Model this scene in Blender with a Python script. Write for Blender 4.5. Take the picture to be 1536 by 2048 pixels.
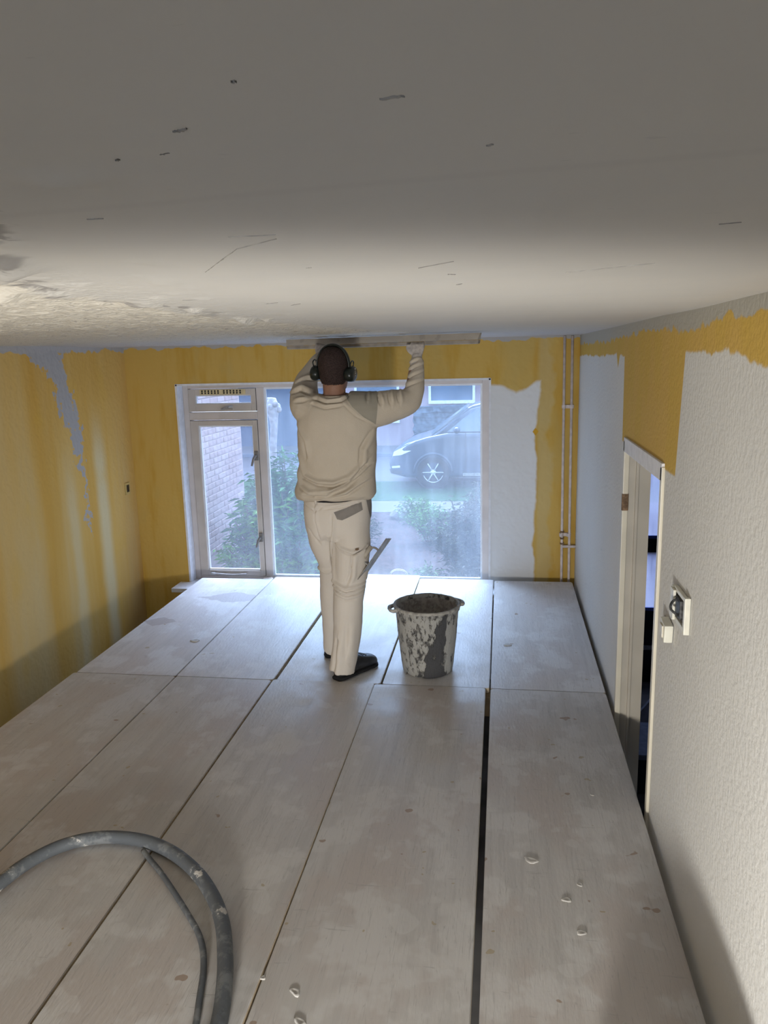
import bpy, bmesh, math, random
import numpy as np
from mathutils import Vector, Matrix
random.seed(7); np.random.seed(7)
for o in list(bpy.data.objects): bpy.data.objects.remove(o)
scene = bpy.context.scene
C = scene.collection
ZP = 0.85            # height of the plank deck above the floor; meshes are written with z = 0 on the deck

# ------------------------------------------------------------------ camera, world, lights, exposure
cam_d = bpy.data.cameras.new('camera'); cam = bpy.data.objects.new('camera', cam_d); C.objects.link(cam)
cam_d.sensor_fit = 'HORIZONTAL'; cam_d.sensor_width = 36.0; cam_d.lens = 36.0 * 1550 / 1536
cam_d.clip_start = 0.02; cam_d.clip_end = 200
def _n(v): return v / np.linalg.norm(v)
_fw = _n(np.array([1005 - 768, 705 - 1024, 1550.0])); _dn = np.array([960 - 768, 8700 - 1024, 1550.0])
_dn = _n(_dn - _fw * (_dn @ _fw)); _rt = _n(np.cross(_dn, _fw))
_R = np.stack([_rt, _fw, -_dn])                       # camera (x right, y down, z forward) -> room axes
_M = np.eye(4); _M[:3, 0] = _R[:, 0]; _M[:3, 1] = -_R[:, 1]; _M[:3, 2] = -_R[:, 2]; _M[:3, 3] = (0, 0, 1.68 + ZP)
cam.matrix_world = Matrix(_M.tolist())
scene.camera = cam

world = bpy.data.worlds.new('overcast_sky'); scene.world = world; world.use_nodes = True
bg = world.node_tree.nodes['Background']
bg.inputs['Color'].default_value = (0.51, 0.69, 1.0, 1); bg.inputs['Strength'].default_value = 3.1

def light(name, kind, loc, target, energy, color, **kw):
    d = bpy.data.lights.new(name, kind); d.energy = energy; d.color = color
    for k, v in kw.items(): setattr(d, k, v)
    o = bpy.data.objects.new(name, d); C.objects.link(o); o.location = loc
    o.rotation_euler = (Vector(target) - Vector(loc)).to_track_quat('-Z', 'Y').to_euler()
    return o
light('veiled_sun', 'SUN', (-2, 12, 9.5), (-1.2, 5.2, 0.85), 13.0, (0.59, 0.75, 1.0), angle=math.radians(50))
light('site_floodlight', 'SPOT', (-0.30, -0.30, 0.30 + ZP), (-0.9, 3.0, 0.55 + ZP), 215, (1.0, 0.96, 0.895),
      spot_size=math.radians(112), spot_blend=0.6, shadow_soft_size=0.09)
light('garden_door_daylight', 'AREA', (-1.1, -3.3, 0.55 + ZP), (-0.9, -2.0, -2.25 + ZP), 45, (0.97, 0.98, 1.0),
      shape='RECTANGLE', size=2.2, size_y=2.0)
scene.cycles.max_bounces = 7; scene.cycles.diffuse_bounces = 3; scene.cycles.glossy_bounces = 2; scene.cycles.adaptive_threshold = 0.06
vs = scene.view_settings
vs.view_transform = 'Standard'; vs.look = 'None'; vs.gamma = 1.0; vs.exposure = 0.18; vs.use_curve_mapping = False

# ------------------------------------------------------------------ shader expression helper
class X:
    def __init__(s, nt, sock): s.nt = nt; s.s = sock
    def _m(s, op, *a):
        n = s.nt.nodes.new('ShaderNodeMath'); n.operation = op
        for i, v in enumerate((s,) + a):
            if isinstance(v, X): s.nt.links.new(v.s, n.inputs[i])
            else: n.inputs[i].default_value = v
        return X(s.nt, n.outputs[0])
    def __add__(s, o): return s._m('ADD', o)
    def __radd__(s, o): return s._m('ADD', o)
    def __sub__(s, o): return s._m('SUBTRACT', o)
    def __rsub__(s, o): return (s * -1.0) + o
    def __mul__(s, o): return s._m('MULTIPLY', o)
    def __rmul__(s, o): return s._m('MULTIPLY', o)
    def __truediv__(s, o): return s._m('DIVIDE', o)
    def __or__(s, o): return s._m('MAXIMUM', o)
    def __and__(s, o): return s._m('MINIMUM', o)
    def abs(s): return s._m('ABSOLUTE')
    def step(s, a, b):                                  # smooth 0 -> 1 between a and b
        n = s.nt.nodes.new('ShaderNodeMapRange'); n.interpolation_type = 'SMOOTHSTEP'
        s.nt.links.new(s.s, n.inputs[0])
        lo, hi = (a, b) if a < b else (b, a)
        n.inputs[1].default_value = lo; n.inputs[2].default_value = hi
        n.inputs[3].default_value = 0.0 if a < b else 1.0; n.inputs[4].default_value = 1.0 if a < b else 0.0
        return X(s.nt, n.outputs[0])
    def curve(s, pts):                                  # piecewise linear map of the value
        r = None
        for (x0, y0), (x1, y1) in zip(pts, pts[1:]):
            n = s.nt.nodes.new('ShaderNodeMapRange'); n.clamp = True
            s.nt.links.new(s.s, n.inputs[0])
            n.inputs[1].default_value = x0; n.inputs[2].default_value = x1
            n.inputs[3].default_value = y0 if r is None else 0.0; n.inputs[4].default_value = y1 if r is None else y1 - y0
            e = X(s.nt, n.outputs[0]); r = e if r is None else r + e
        return r
class Mat:
    def __init__(s, name, rough=0.8, spec=0.3):
        s.m = bpy.data.materials.new(name); s.m.use_nodes = True; s.nt = s.m.node_tree
        s.b = s.nt.nodes['Principled BSDF']; s.b.inputs['Roughness'].default_value = rough
        s.b.inputs['Specular IOR Level'].default_value = spec
        s.tc = s.nt.nodes.new('ShaderNodeTexCoord'); s.vec = s.tc.outputs['Object']
        sp = s.nt.nodes.new('ShaderNodeSeparateXYZ'); s.nt.links.new(s.vec, sp.inputs[0])
        s.x, s.y, s.z = (X(s.nt, sp.outputs[i]) for i in range(3))
    def shift_random(s, amt=30.0):                      # each object gets its own piece of the pattern
        oi = s.nt.nodes.new('ShaderNodeObjectInfo')
        va = s.nt.nodes.new('ShaderNodeVectorMath'); va.operation = 'MULTIPLY_ADD'
        s.nt.links.new(oi.outputs['Random'], va.inputs[0]); va.inputs[1].default_value = (amt, amt * 1.7, amt * .6)
        s.nt.links.new(s.vec, va.inputs[2]); s.vec = va.outputs[0]
        return X(s.nt, oi.outputs['Random'])
    def noise(s, scale, stretch=(1, 1, 1), detail=2, rough=.55, off=(0, 0, 0)):
        mp = s.nt.nodes.new('ShaderNodeMapping'); mp.inputs['Scale'].default_value = stretch; mp.inputs['Location'].default_value = off
        s.nt.links.new(s.vec, mp.inputs[0])
        n = s.nt.nodes.new('ShaderNodeTexNoise'); n.inputs['Scale'].default_value = scale
        n.inputs['Detail'].default_value = detail; n.inputs['Roughness'].default_value = rough
        s.nt.links.new(mp.outputs[0], n.inputs['Vector'])
        return X(s.nt, n.outputs['Fac'])
    def col(s, base, *layers):                          # layers: (mask, colour)
        cur = None
        for mask, c in layers:
            n = s.nt.nodes.new('ShaderNodeMix'); n.data_type = 'RGBA'; n.clamp_factor = True
            if isinstance(mask, X): s.nt.links.new(mask.s, n.inputs[0])
            else: n.inputs[0].default_value = mask
            if cur is None: n.inputs[6].default_value = (*base, 1)
            else: s.nt.links.new(cur, n.inputs[6])
            n.inputs[7].default_value = (*c, 1); cur = n.outputs[2]
        if cur is None: s.b.inputs['Base Color'].default_value = (*base, 1)
        else: s.nt.links.new(cur, s.b.inputs['Base Color'])
        return s
    def bump(s, h, dist=.01, strength=1.0):
        n = s.nt.nodes.new('ShaderNodeBump'); n.inputs['Distance'].default_value = dist; n.inputs['Strength'].default_value = strength
        s.nt.links.new(h.s, n.inputs['Height']); s.nt.links.new(n.outputs[0], s.b.inputs['Normal']); return s
    def rough(s, e): s.nt.links.new(e.s, s.b.inputs['Roughness']); return s

def plain(name, c, rough=.6, spec=.3, var=.12, scale=25, metal=0.0, bump=0.0):
    m = Mat(name, rough, spec); n = m.noise(scale, detail=1)
    m.col(tuple(v * (1 - var) for v in c), (n.step(.3, .7), tuple(min(1, v * (1 + var)) for v in c)))
    m.b.inputs['Metallic'].default_value = metal
    if bump: m.bump(n, bump)
    return m.m

YEL = (.62, .405, .105); YELD = (.56, .335, .055); YELP = (.60, .475, .23); GREYP = (.44, .42, .40); WHITEP = (.74, .74, .73)
MT = {}
# ceiling: smoothed wet plaster, rough old coat to the left and ahead
m = Mat('ceiling_plaster', .7, .35)
mid = m.noise(6, detail=3); lump = m.noise(36, detail=4, rough=.75)
edge = m.y.curve([(0, -.30), (.6, -.42), (.8, -.54), (1.06, -.66), (1.25, -.72), (1.6, -.70), (2.1, -.74), (3.2, -.62), (4.2, -.35), (5.8, -.1)])
roughm = (edge + (m.noise(7) - .5) * .22 - m.x).step(-.02, .05)
lineA = ((m.y - (m.x * -.12) - .525) + (mid - .5) * .02).abs().step(.014, .002) * .22
ridge_shade = ((edge - m.x + (m.noise(8) - .5) * .20).abs()).step(.035, .015) * m.noise(16, (1, 1, 1), 4, .6, (1, 6, 2)).step(.47, .55) * m.y.step(2.3, 1.6)  # shaded side of the plaster ridges, painted into the colour as grey patches
specks = m.noise(42, (1, 2.2, 1), 2, .5, (3, 3, 0)).step(.735, .77) * .35
m.col((.525, .505, .465), (mid.step(.35, .75) * .5, (.49, .477, .448)), (lineA, (.42, .40, .38)),
      (specks, (.40, .39, .37)), 
      (roughm * .6, (.62, .57, .47)), (roughm * lump.step(.56, .68) * .8, (.34, .32, .30)), (ridge_shade * .85, (.27, .255, .24)),
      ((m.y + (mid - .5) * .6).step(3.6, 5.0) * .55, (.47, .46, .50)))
m.bump(m.noise(40, detail=2, rough=.7) * m.x.step(-.45, -.75), .009)
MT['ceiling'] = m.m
# far wall
m = Mat('far_wall_paint', .85, .2)
n1 = m.noise(5); n2 = m.noise(3, (3.2, 1, .5), 4); n3 = m.noise(22)
wob = (n1 - .5) * .22 + (n3 - .5) * .045
topz = m.x.curve([(-.2, 1.46), (-.02, 1.45), (.05, 1.42), (.10, 1.395), (.17, 1.42), (.24, 1.465)])
rightx = m.z.curve([(-.2, .245), (.3, .235), (.7, .255), (1.05, .24), (1.3, .262), (1.45, .27)])
white = (m.x - rightx + wob * .25).step(.011, -.011) & (m.z - topz + wob * .35).step(.016, -.016) & m.x.step(-.3, -.2)
spot = ((m.x - .243).abs() * 1.4 + (m.z - 1.10 - wob * .2).abs()).step(.035, .025)
grey = (m.z + (m.noise(9) - .5) * .10).step(1.768, 1.775)
stain = m.noise(2.2, (1.5, 1, .6), 3)
m.col(YEL, (n2.step(.42, .66) * .8, YELD), (stain.step(.52, .68) * .7, (.56, .40, .13)),
      ((m.x - .33 + wob).step(.05, .0) * (m.x - .28).step(-.04, 0) * .55, YELP), (white, WHITEP), (spot, (.60, .33, .03)), (grey, GREYP))
m.bump(m.noise(22, detail=1), .004)
MT['far'] = m.m
# left wall
m = Mat('left_wall_paint', .85, .2)
n1 = m.noise(4, (1, 1, .7)); n3 = m.noise(24); str1 = m.noise(1.3, (1, 2.4, .22), 3, .5); str2 = m.noise(1.3, (1, 2.2, .20), 4, .55, (3, 2, 0))
pale = str1.step(.42, .70); dark = str2.step(.42, .66)
gy = m.z.curve([(.3, 5.07), (.4, 5.055), (.9, 5.045), (1.2, 5.0), (1.45, 4.9), (1.62, 4.82), (1.8, 4.70)])
gw = m.z.curve([(.30, -.03), (.5, .010), (.85, .025), (1.2, .05), (1.45, .07), (1.65, .13), (1.8, .26)])
streak = ((m.y - gy + (m.noise(7) - .5) * .34 + (n3 - .5) * .20).abs() - gw).step(.012, -.012)
grey = (m.z + (m.noise(6) - .5) * .14).step(1.755, 1.765)
band = ((m.y - 5.28).abs() + (n1 - .5) * .06).step(.13, .02) * m.z.step(1.45, .9) | (((m.y - 4.86 + (n1 - .5) * .1).abs()).step(.10, .02) * m.z.step(1.3, .6) * .7)
m.col((.70, .445, .13), (dark * .75, (.64, .355, .06)), (pale * .7, (.68, .515, .25)), (band * .8, (.70, .60, .36)), (n1.step(.55, .75) * .3, (.70, .42, .06)), (streak, GREYP), (grey, (.47, .445, .42)))
m.bump(m.noise(24, detail=1), .005)
MT['left'] = m.m
# right wall
m = Mat('right_wall_paint', .9, .2)
n1 = m.noise(5, (1, 1, 1)); n3 = m.noise(26, detail=3); orange = m.noise(60, (1, 1.0, 1.0), 2, .55); fl = m.noise(3)
wob = (n1 - .5) * .14 + (n3 - .5) * .10 + (m.noise(11) - .5) * .16
lowz = m.y.curve([(1.2, 1.62), (1.85, 1.640), (1.95, 1.665), (2.5, 1.67), (2.56, 1.28), (3.68, 1.27), (3.70, 1.645), (3.85, 1.66), (3.9, 1.60), (3.96, 1.66), (4.6, 1.648), (5.8, 1.645)])
ww = m.y.curve([(2.40, .24), (2.5, 0.04), (3.66, 0.04), (3.75, .20)])
yel = (m.z - lowz + wob * ww).step(-.006, .006)
topz = m.y.curve([(1.2, 1.765), (2.0, 1.752), (2.4, 1.735), (3.0, 1.745), (3.6, 1.738), (4.4, 1.725), (5.8, 1.72)])
grey = (m.z - topz + wob * .38).step(-.005, .005)
sp = m.noise(16, off=(4, 1, 7)).step(.755, .775)
m.col((.70, .695, .665), (fl.step(.4, .7) * .35, (.645, .64, .615)), (sp * .6, (.38, .37, .35)), (yel, YEL), (yel * m.noise(3, (1, 2, .6)).step(.45, .65) * .7, (.60, .40, .08)), (grey, (.45, .43, .37)))
m.bump(orange, .0030, .8)
MT['right'] = m.m
# planks
def boards(name, base, pink, pale, dusty, damp=False):
    m = Mat(name, .62, .35); m.shift_random()
    g = m.noise(3, (9, .55, 1), 4, .6); gl = m.noise(5, (14, .5, 1), 3, .5, (2, 1, 0)); b = m.noise(2.3, (1.3, .8, 1), 4); b2 = m.noise(4.5, (1, .8, 1), 4, .6, (5, 3, 1))
    sp = m.noise(11, (1, 1, 1), 2, .5, (1, 8, 0)); sp2 = m.noise(17, (1, 1, 1), 2, .5, (7, 2, 0)); 
    scr = m.noise(6, (1, 9, 1), 4, .7, (9, 0, 3)); ring = m.noise(7, (1, 1, 1), 2, .4, (0, 5, 4))
    m.col(base, (g.step(.35, .7) * .55, tuple(v * .78 for v in base)), (b.step(.46, .62) * .8, pink), (b2.step(.50, .60) * dusty, pale),
          ((gl - .5).abs().step(.012, .002) * .45, tuple(v * .60 for v in base)), (scr.step(.64, .70) * .5, tuple(v * .62 for v in base)),
          (ring.step(.665, .69) * .35, (.66, .65, .63)), (sp.step(.735, .75) * .75, (.30, .20, .13)), (sp2.step(.74, .75) * .6, (.36, .27, .12)))
    if damp:
        w_ = (b2 - .5) * .35 + (sp - .5) * .12
        d_ = (((m.x + .19).abs() * 1.0 + (m.y + .08).abs() * 1.6 + w_).step(.135, .125)) | (((m.x - .12).abs() * .8 + (m.y - .44).abs() * 1.7 + w_).step(.21, .20))
        prev = m.b.inputs['Base Color'].links[0].from_socket; n_ = m.nt.nodes.new('ShaderNodeMix'); n_.data_type = 'RGBA'
        m.nt.links.new((d_ * .75).s, n_.inputs[0]); m.nt.links.new(prev, n_.inputs[6]); n_.inputs[7].default_value = (.42, .385, .38, 1); m.nt.links.new(n_.outputs[2], m.b.inputs['Base Color'])
    m.bump(m.noise(34, (3, .8, 1), 2), .0009)
    m.rough(b2.step(.4, .7) * .2 + .38)
    return m.m
MT['ply_edge'] = plain('cream_plywood_edge', (.62, .52, .37), .8, .2, .15, 30)
MT['plank_near'] = boards('worn_plank', (.56, .540, .515), (.515, .465, .430), (.62, .605, .585), .8)
MT['plank_far'] = boards('dusty_plank', (.64, .622, .615), (.59, .555, .545), (.70, .69, .685), .9)
MT['plank_stained'] = boards('damp_stained_plank', (.64, .622, .615), (.59, .555, .545), (.70, .69, .685), .9, True)
# window paint, glass
MT['frame'] = plain('cream_window_paint', (.62, .55, .50), .45, .4, .05, 8)
MT['sash'] = plain('beige_sash_paint', (.54, .475, .41), .45, .4, .06, 8)
MT['bead'] = plain('white_glazing_bead', (.80, .82, .85), .45, .4, .04)
MT['reveal'] = plain('white_reveal_paint', (.78, .78, .80), .7, .3, .05)
MT['cream'] = plain('cream_door_paint', (.66, .61, .49), .4, .45, .05, 6)
MT['jamb'] = plain('beige_jamb_paint', (.47, .43, .36), .45, .4, .06, 6)
MT['grille'] = plain('yellowed_plastic', (.66, .54, .30), .5, .4, .08)
MT['black'] = plain('black_plastic', (.018, .018, .02), .45, .4, .2)
MT['steel'] = plain('dull_steel', (.42, .41, .39), .4, .5, .15, 40, .8)
MT['rust'] = plain('rusty_brown', (.20, .13, .08), .8, .2, .4, 60)
MT['pipe'] = plain('pink_white_pipe_paint', (.66, .57, .53), .45, .4, .10, 30)
def glass(name, haze, tint, fog=None, body=(.85, .90, 1.0)):
    m = Mat(name); nt = m.nt
    tr = nt.nodes.new('ShaderNodeBsdfTransparent'); tr.inputs[0].default_value = (*tint, 1)
    tl = nt.nodes.new('ShaderNodeBsdfTranslucent'); tl.inputs[0].default_value = (*body, 1)
    gl = nt.nodes.new('ShaderNodeBsdfGlossy'); gl.inputs['Roughness'].default_value = .30
    f = m.noise(2.0, (1, 1, .6), 4); s = m.noise(9, (3, 1, .25), 4)
    fac = (f.step(.35, .7) * .5 + s.step(.4, .8) * .22 + .55) * haze
    if fog: fac = fac + fog(m)
    mx = nt.nodes.new('ShaderNodeMixShader'); nt.links.new(fac.s, mx.inputs[0]); nt.links.new(tr.outputs[0], mx.inputs[1]); nt.links.new(tl.outputs[0], mx.inputs[2])
    mx2 = nt.nodes.new('ShaderNodeMixShader'); mx2.inputs[0].default_value = .012; nt.links.new(mx.outputs[0], mx2.inputs[1]); nt.links.new(gl.outputs[0], mx2.inputs[2])
    nt.links.new(mx2.outputs[0], nt.nodes['Material Output'].inputs['Surface'])
    return m.m
MT['glass'] = glass('dusty_glass', .09, (.90, .95, 1.0))
MT['glass_side'] = glass('dusty_side_glass', .07, (.95, .95, 1.0))
MT['frost'] = glass('frosted_glass', .95, (.9, .92, 1.0), body=(.26, .26, .32))

# ------------------------------------------------------------------ mesh helpers (all in deck coordinates)
def box(bm, x0, x1, y0, y1, z0, z1, bev=0.0):
    vs_ = [bm.verts.new((x, y, z)) for z in (z0, z1) for y in (y0, y1) for x in (x0, x1)]
    fs = [bm.faces.new([vs_[i] for i in q]) for q in ((0, 2, 3, 1), (4, 5, 7, 6), (0, 1, 5, 4), (2, 6, 7, 3), (0, 4, 6, 2), (1, 3, 7, 5))]
    if bev:
        es = list({e for f in fs for e in f.edges})
        bmesh.ops.bevel(bm, geom=es, offset=bev, segments=2, affect='EDGES', profile=.7)
def boxes(*bs, bev=0.0):
    bm = bmesh.new()
    for b in bs: box(bm, *b, bev=bev)
    return bm
def prism(bm, pts, axis, a, b):                         # polygon in the two other axes, extruded a..b along axis
    def P(p, t): return {'x': (t, p[0], p[1]), 'y': (p[0], t, p[1]), 'z': (p[0], p[1], t)}[axis]
    A = [bm.verts.new(P(p, a)) for p in pts]; B = [bm.verts.new(P(p, b)) for p in pts]; n = len(pts)
    fs = [bm.faces.new(A), bm.faces.new(B[::-1])] + [bm.faces.new((A[i], B[i], B[(i + 1) % n], A[(i + 1) % n])) for i in range(n)]
    bmesh.ops.recalc_face_normals(bm, faces=fs); return fs
def catmull(P, sub):
    P = [np.array(p, float) for p in P]; out = []
    Q = [2 * P[0] - P[1]] + P + [2 * P[-1] - P[-2]]
    for i in range(1, len(Q) - 2):
        for k in range(sub):
            t = k / sub; a, b, c, d = Q[i - 1:i + 3]
            out.append(.5 * (2 * b + (c - a) * t + (2 * a - 5 * b + 4 * c - d) * t * t + (3 * b - a - 3 * c + d) * t ** 3))
    out.append(P[-1]); return out
def tube(bm, pts, rad, seg=12, sub=1, up=(0, 0, 1), caps=True):
    """pts: list of xyz; rad: one radius, or per point r or (ru, rv); ru lies along the 'side' axis"""
    if not isinstance(rad, (list, tuple)): rad = [rad] * len(pts)
    R2 = [(r, r) if not isinstance(r, (tuple, list)) else r for r in rad]
    full = [tuple(p) + tuple(r) for p, r in zip(pts, R2)]
    if sub > 1: full = catmull(full, sub)
    full = [np.array(f, float) for f in full]
    rings = []; prev = None; n = len(full)
    for i, f in enumerate(full):
        p = f[:3]; t = full[min(i + 1, n - 1)][:3] - full[max(i - 1, 0)][:3]; t = t / (np.linalg.norm(t) + 1e-9)
        if prev is None:
            u = np.cross(np.array(up, float), t)
            if np.linalg.norm(u) < 1e-3: u = np.cross((0, 1, 0), t)
        else: u = prev - t * (prev @ t)
        u = u / np.linalg.norm(u); prev = u; v = np.cross(t, u)
        rings.append([bm.verts.new(p + u * f[3] * math.cos(a) + v * f[4] * math.sin(a)) for a in (2 * math.pi * k / seg for k in range(seg))])
    for A, B in zip(rings, rings[1:]):
        for k in range(seg): bm.faces.new((A[k], A[(k + 1) % seg], B[(k + 1) % seg], B[k]))
    if caps: bm.faces.new(rings[0][::-1]); bm.faces.new(rings[-1])
    return rings
def stack(bm, rows, seg=32, ex=2.0):                    # rows: (z, cx, cy, rx, ry) superellipse slices bottom to top
    rings = []
    for (z, cx, cy, rx, ry) in rows:
        rr = []
        for k in range(seg):
            a = 2 * math.pi * k / seg; c, s = math.cos(a), math.sin(a)
            rr.append(bm.verts.new((cx + rx * math.copysign(abs(c) ** (2 / ex), c), cy + ry * math.copysign(abs(s) ** (2 / ex), s), z)))
        rings.append(rr)
    for A, B in zip(rings, rings[1:]):
        for k in range(seg): bm.faces.new((A[k], A[(k + 1) % seg], B[(k + 1) % seg], B[k]))
    bm.faces.new(rings[0][::-1]); bm.faces.new(rings[-1])
def interp_rows(rows, sub): return [tuple(r) for r in catmull(rows, sub)]
def lathe(bm, prof, c, seg=48, close=False):            # prof: (r, z)
    rings = [[bm.verts.new((c[0] + r * math.cos(a), c[1] + r * math.sin(a), c[2] + z)) for a in (2 * math.pi * k / seg for k in range(seg))] for r, z in prof]
    for A, B in zip(rings, rings[1:]):
        for k in range(seg): bm.faces.new((A[k], A[(k + 1) % seg], B[(k + 1) % seg], B[k]))
    if close: bm.faces.new(rings[0][::-1]); bm.faces.new(rings[-1])
def ell(bm, c, r, seg=20, rot=None):
    M = Matrix.Translation(c) @ (rot.to_4x4() if rot else Matrix()) @ Matrix.Diagonal((*r, 1))
    bmesh.ops.create_uvsphere(bm, u_segments=seg, v_segments=max(6, seg // 2), radius=1, matrix=M)
def to_mesh(name, bm, smooth=False):
    bmesh.ops.recalc_face_normals(bm, faces=bm.faces[:])
    me = bpy.data.meshes.new(name); bm.to_mesh(me); bm.free()
    if smooth: me.polygons.foreach_set('use_smooth', [True] * len(me.polygons))
    return me
def put(name, bm, mat, parent=None, smooth=False, base=None):
    me = bm if isinstance(bm, bpy.types.Mesh) else to_mesh(name, bm, smooth)
    if isinstance(mat, str): mat = MT[mat]
    if not me.materials: me.materials.append(mat)
    o = bpy.data.objects.new(name, me); C.objects.link(o)
    if parent is None: o.location = (0, 0, ZP)
    else:
        o.parent = parent
        o.location = parent.get('_inv', (0, 0, 0)) if parent.type == 'EMPTY' else (0, 0, 0)
    return o
def tag(o, label, cat, group=None):
    o['label'] = label; o['category'] = cat
    if group: o['group'] = group
    return o
def thing(name, base, label, cat, group=None):
    e = bpy.data.objects.new(name, None); C.objects.link(e); e.location = (base[0], base[1], base[2] + ZP)
    e['_inv'] = (-base[0], -base[1], -base[2]); e.empty_display_size = .1
    return tag(e, label, cat, group)
def struct(name, bm, mat, label=None, smooth=False):
    o = put(name, bm, mat, None, smooth); o['kind'] = 'structure'
    if label: o['label'] = label
    return o
def remesh(bm, voxel, iters=6, fac=.5):
    me = to_mesh('tmp', bm); o = bpy.data.objects.new('tmp', me); C.objects.link(o)
    r = o.modifiers.new('r', 'REMESH'); r.mode = 'VOXEL'; r.voxel_size = voxel
    if iters: s = o.modifiers.new('s', 'SMOOTH'); s.factor = fac; s.iterations = iters
    dg = bpy.context.evaluated_depsgraph_get(); dg.update()
    out = bpy.data.meshes.new_from_object(o.evaluated_get(dg)); bpy.data.objects.remove(o); bpy.data.meshes.remove(me)
    out.polygons.foreach_set('use_smooth', [True] * len(out.polygons)); return out
def verts_np(me):
    v = np.empty(len(me.vertices) * 3); me.vertices.foreach_get('co', v); n = np.empty(len(me.vertices) * 3); me.vertices.foreach_get('normal', n)
    return v.reshape(-1, 3), n.reshape(-1, 3)
def set_verts(me, v): me.vertices.foreach_set('co', np.ascontiguousarray(v, dtype=np.float32).ravel()); me.update()
def seg_dist(P, poly):                                  # signed distance in 2D to a polyline, and 0..1 position along it
    best = np.full(len(P), 1e9); sgn = np.zeros(len(P)); par = np.zeros(len(P)); L = len(poly) - 1
    for i in range(L):
        a = np.array(poly[i]); b = np.array(poly[i + 1]); d = b - a; t = np.clip(((P - a) @ d) / (d @ d), 0, 1)
        q = P - (a + t[:, None] * d); r = np.hypot(q[:, 0], q[:, 1]); k = r < best
        best[k] = r[k]; sgn[k] = np.sign(d[0] * q[k, 1] - d[1] * q[k, 0]); par[k] = (i + t[k]) / L
    return best, sgn, par
def folds(me, curves, side=-1):                         # cloth folds: curves in x-z on the side facing -y (side -1)
    v, n = verts_np(me); P = v[:, [0, 2]]; d = np.zeros(len(v))
    for poly, amp, w in curves:
        r, s, t = seg_dist(P, poly); fade = np.sin(np.pi * np.clip(t * .9 + .05, 0, 1)) ** .5
        d += 2.1 * amp * fade * (np.exp(-((r * s - w) / w) ** 2) - 1.1 * np.exp(-((r * s + w * .3) / (w * .55)) ** 2))
    k = np.clip(n[:, 1] * side * 2 + .3, 0, 1)
    set_verts(me, v + n * (d * k)[:, None])
VIEW = np.array([-.21, .978, 0])
def patch(me, poly, off=.0025, ymax=.15, name='patch'):  # lift a convex panel (x-z polygon, given at depth y0) off a garment
    bm = bmesh.new(); bm.from_mesh(me)
    poly3, y0 = poly
    cen = np.mean(np.array(poly3), axis=0)
    bmesh.ops.delete(bm, geom=[f for f in bm.faces if f.normal.y > ymax or math.hypot(f.calc_center_median().x - cen[0], f.calc_center_median().z - cen[1]) > .25], context='FACES')
    for i in range(len(poly3)):
        a = np.array(poly3[i]); b = np.array(poly3[(i + 1) % len(poly3)])
        e = np.array([b[0] - a[0], 0, b[1] - a[1]]); nrm = np.cross(e, VIEW); p0 = np.array([a[0], y0, a[1]])
        if nrm @ (np.array([cen[0], y0, cen[1]]) - p0) > 0: nrm = -nrm
        bmesh.ops.bisect_plane(bm, geom=bm.verts[:] + bm.edges[:] + bm.faces[:], plane_co=p0.tolist(), plane_no=nrm.tolist(), clear_outer=True)
    for v in bm.verts: v.normal_update()
    nn = [v.normal.copy() for v in bm.verts]
    for v, q in zip(bm.verts, nn): v.co += q * off
    m2 = bpy.data.meshes.new(name); bm.to_mesh(m2); bm.free()
    m2.polygons.foreach_set('use_smooth', [True] * len(m2.polygons)); return m2

XL, XR, YF, YB, ZC, ZF = -2.92, .547, 5.80, -3.0, 1.79, -ZP
HX = 1.95                                              # hall's far side wall
# ------------------------------------------------------------------ the room
struct('floor', boxes((XL - .3, HX + .3, YB - .3, YF + .3, ZF - .12, ZF)), plain('bare_concrete_floor', (.20, .19, .18), .85, .2, .2, 6))
bm = bmesh.new()                                       # ceiling: finely gridded underside with the lumpy old coat in relief
gx = np.concatenate([np.arange(XL - .1, -1.7, .024), np.arange(-1.7, -.25, .0095), np.arange(-.25, HX + .12, .03)]); gy_ = np.concatenate([np.arange(YB - .1, .35, .06), np.arange(.35, 2.4, .0095), np.arange(2.4, YF + .12, .024)])
GX, GY = np.meshgrid(gx, gy_)
def vnoise(x, y, s, seed):
    rng = np.random.RandomState(seed); G = rng.rand(256, 256); xi = x * s + 64; yi = y * s + 64
    x0 = np.floor(xi).astype(int); y0 = np.floor(yi).astype(int); fx = xi - x0; fy = yi - y0; fx = fx * fx * (3 - 2 * fx); fy = fy * fy * (3 - 2 * fy)
    g = lambda a, b: G[a % 256, b % 256]
    return (g(x0, y0) * (1 - fx) + g(x0 + 1, y0) * fx) * (1 - fy) + (g(x0, y0 + 1) * (1 - fx) + g(x0 + 1, y0 + 1) * fx) * fy
ed = np.interp(GY, [0, .6, .8, 1.06, 1.25, 1.6, 2.1, 3.2, 4.2, 5.8], [-.30, -.42, -.54, -.66, -.72, -.70, -.74, -.62, -.35, -.1])
inr = 1 / (1 + np.exp(-(ed + (vnoise(GX, GY, 9, 1) - .5) * .16 - GX) / .02))
rel = (vnoise(GX, GY, 21, 2) * .35 + vnoise(GX, GY, 42, 3) * .65 - .45) * .014 * inr
rg = ed + (vnoise(GX, GY, 8, 6) - .5) * .16
rel -= np.exp(-((rg - GX) / .024) ** 2) * .036 * np.clip(vnoise(GX, GY, 9, 4) - .35, 0, 1) * (GY < 2.2)
rel -= .014 * np.clip(vnoise(GX, GY, 15, 7) - .76, 0, 1) / .24 * np.exp(-((rg - GX + .10) / .10) ** 2) * (GY < 2.2)
rel = rel + (vnoise(GX, GY, 1.7, 5) - .5) * .004
rel = np.clip(rel, -.024, .007) * np.clip((YF - .1 - GY) / .3, 0, 1)
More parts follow.
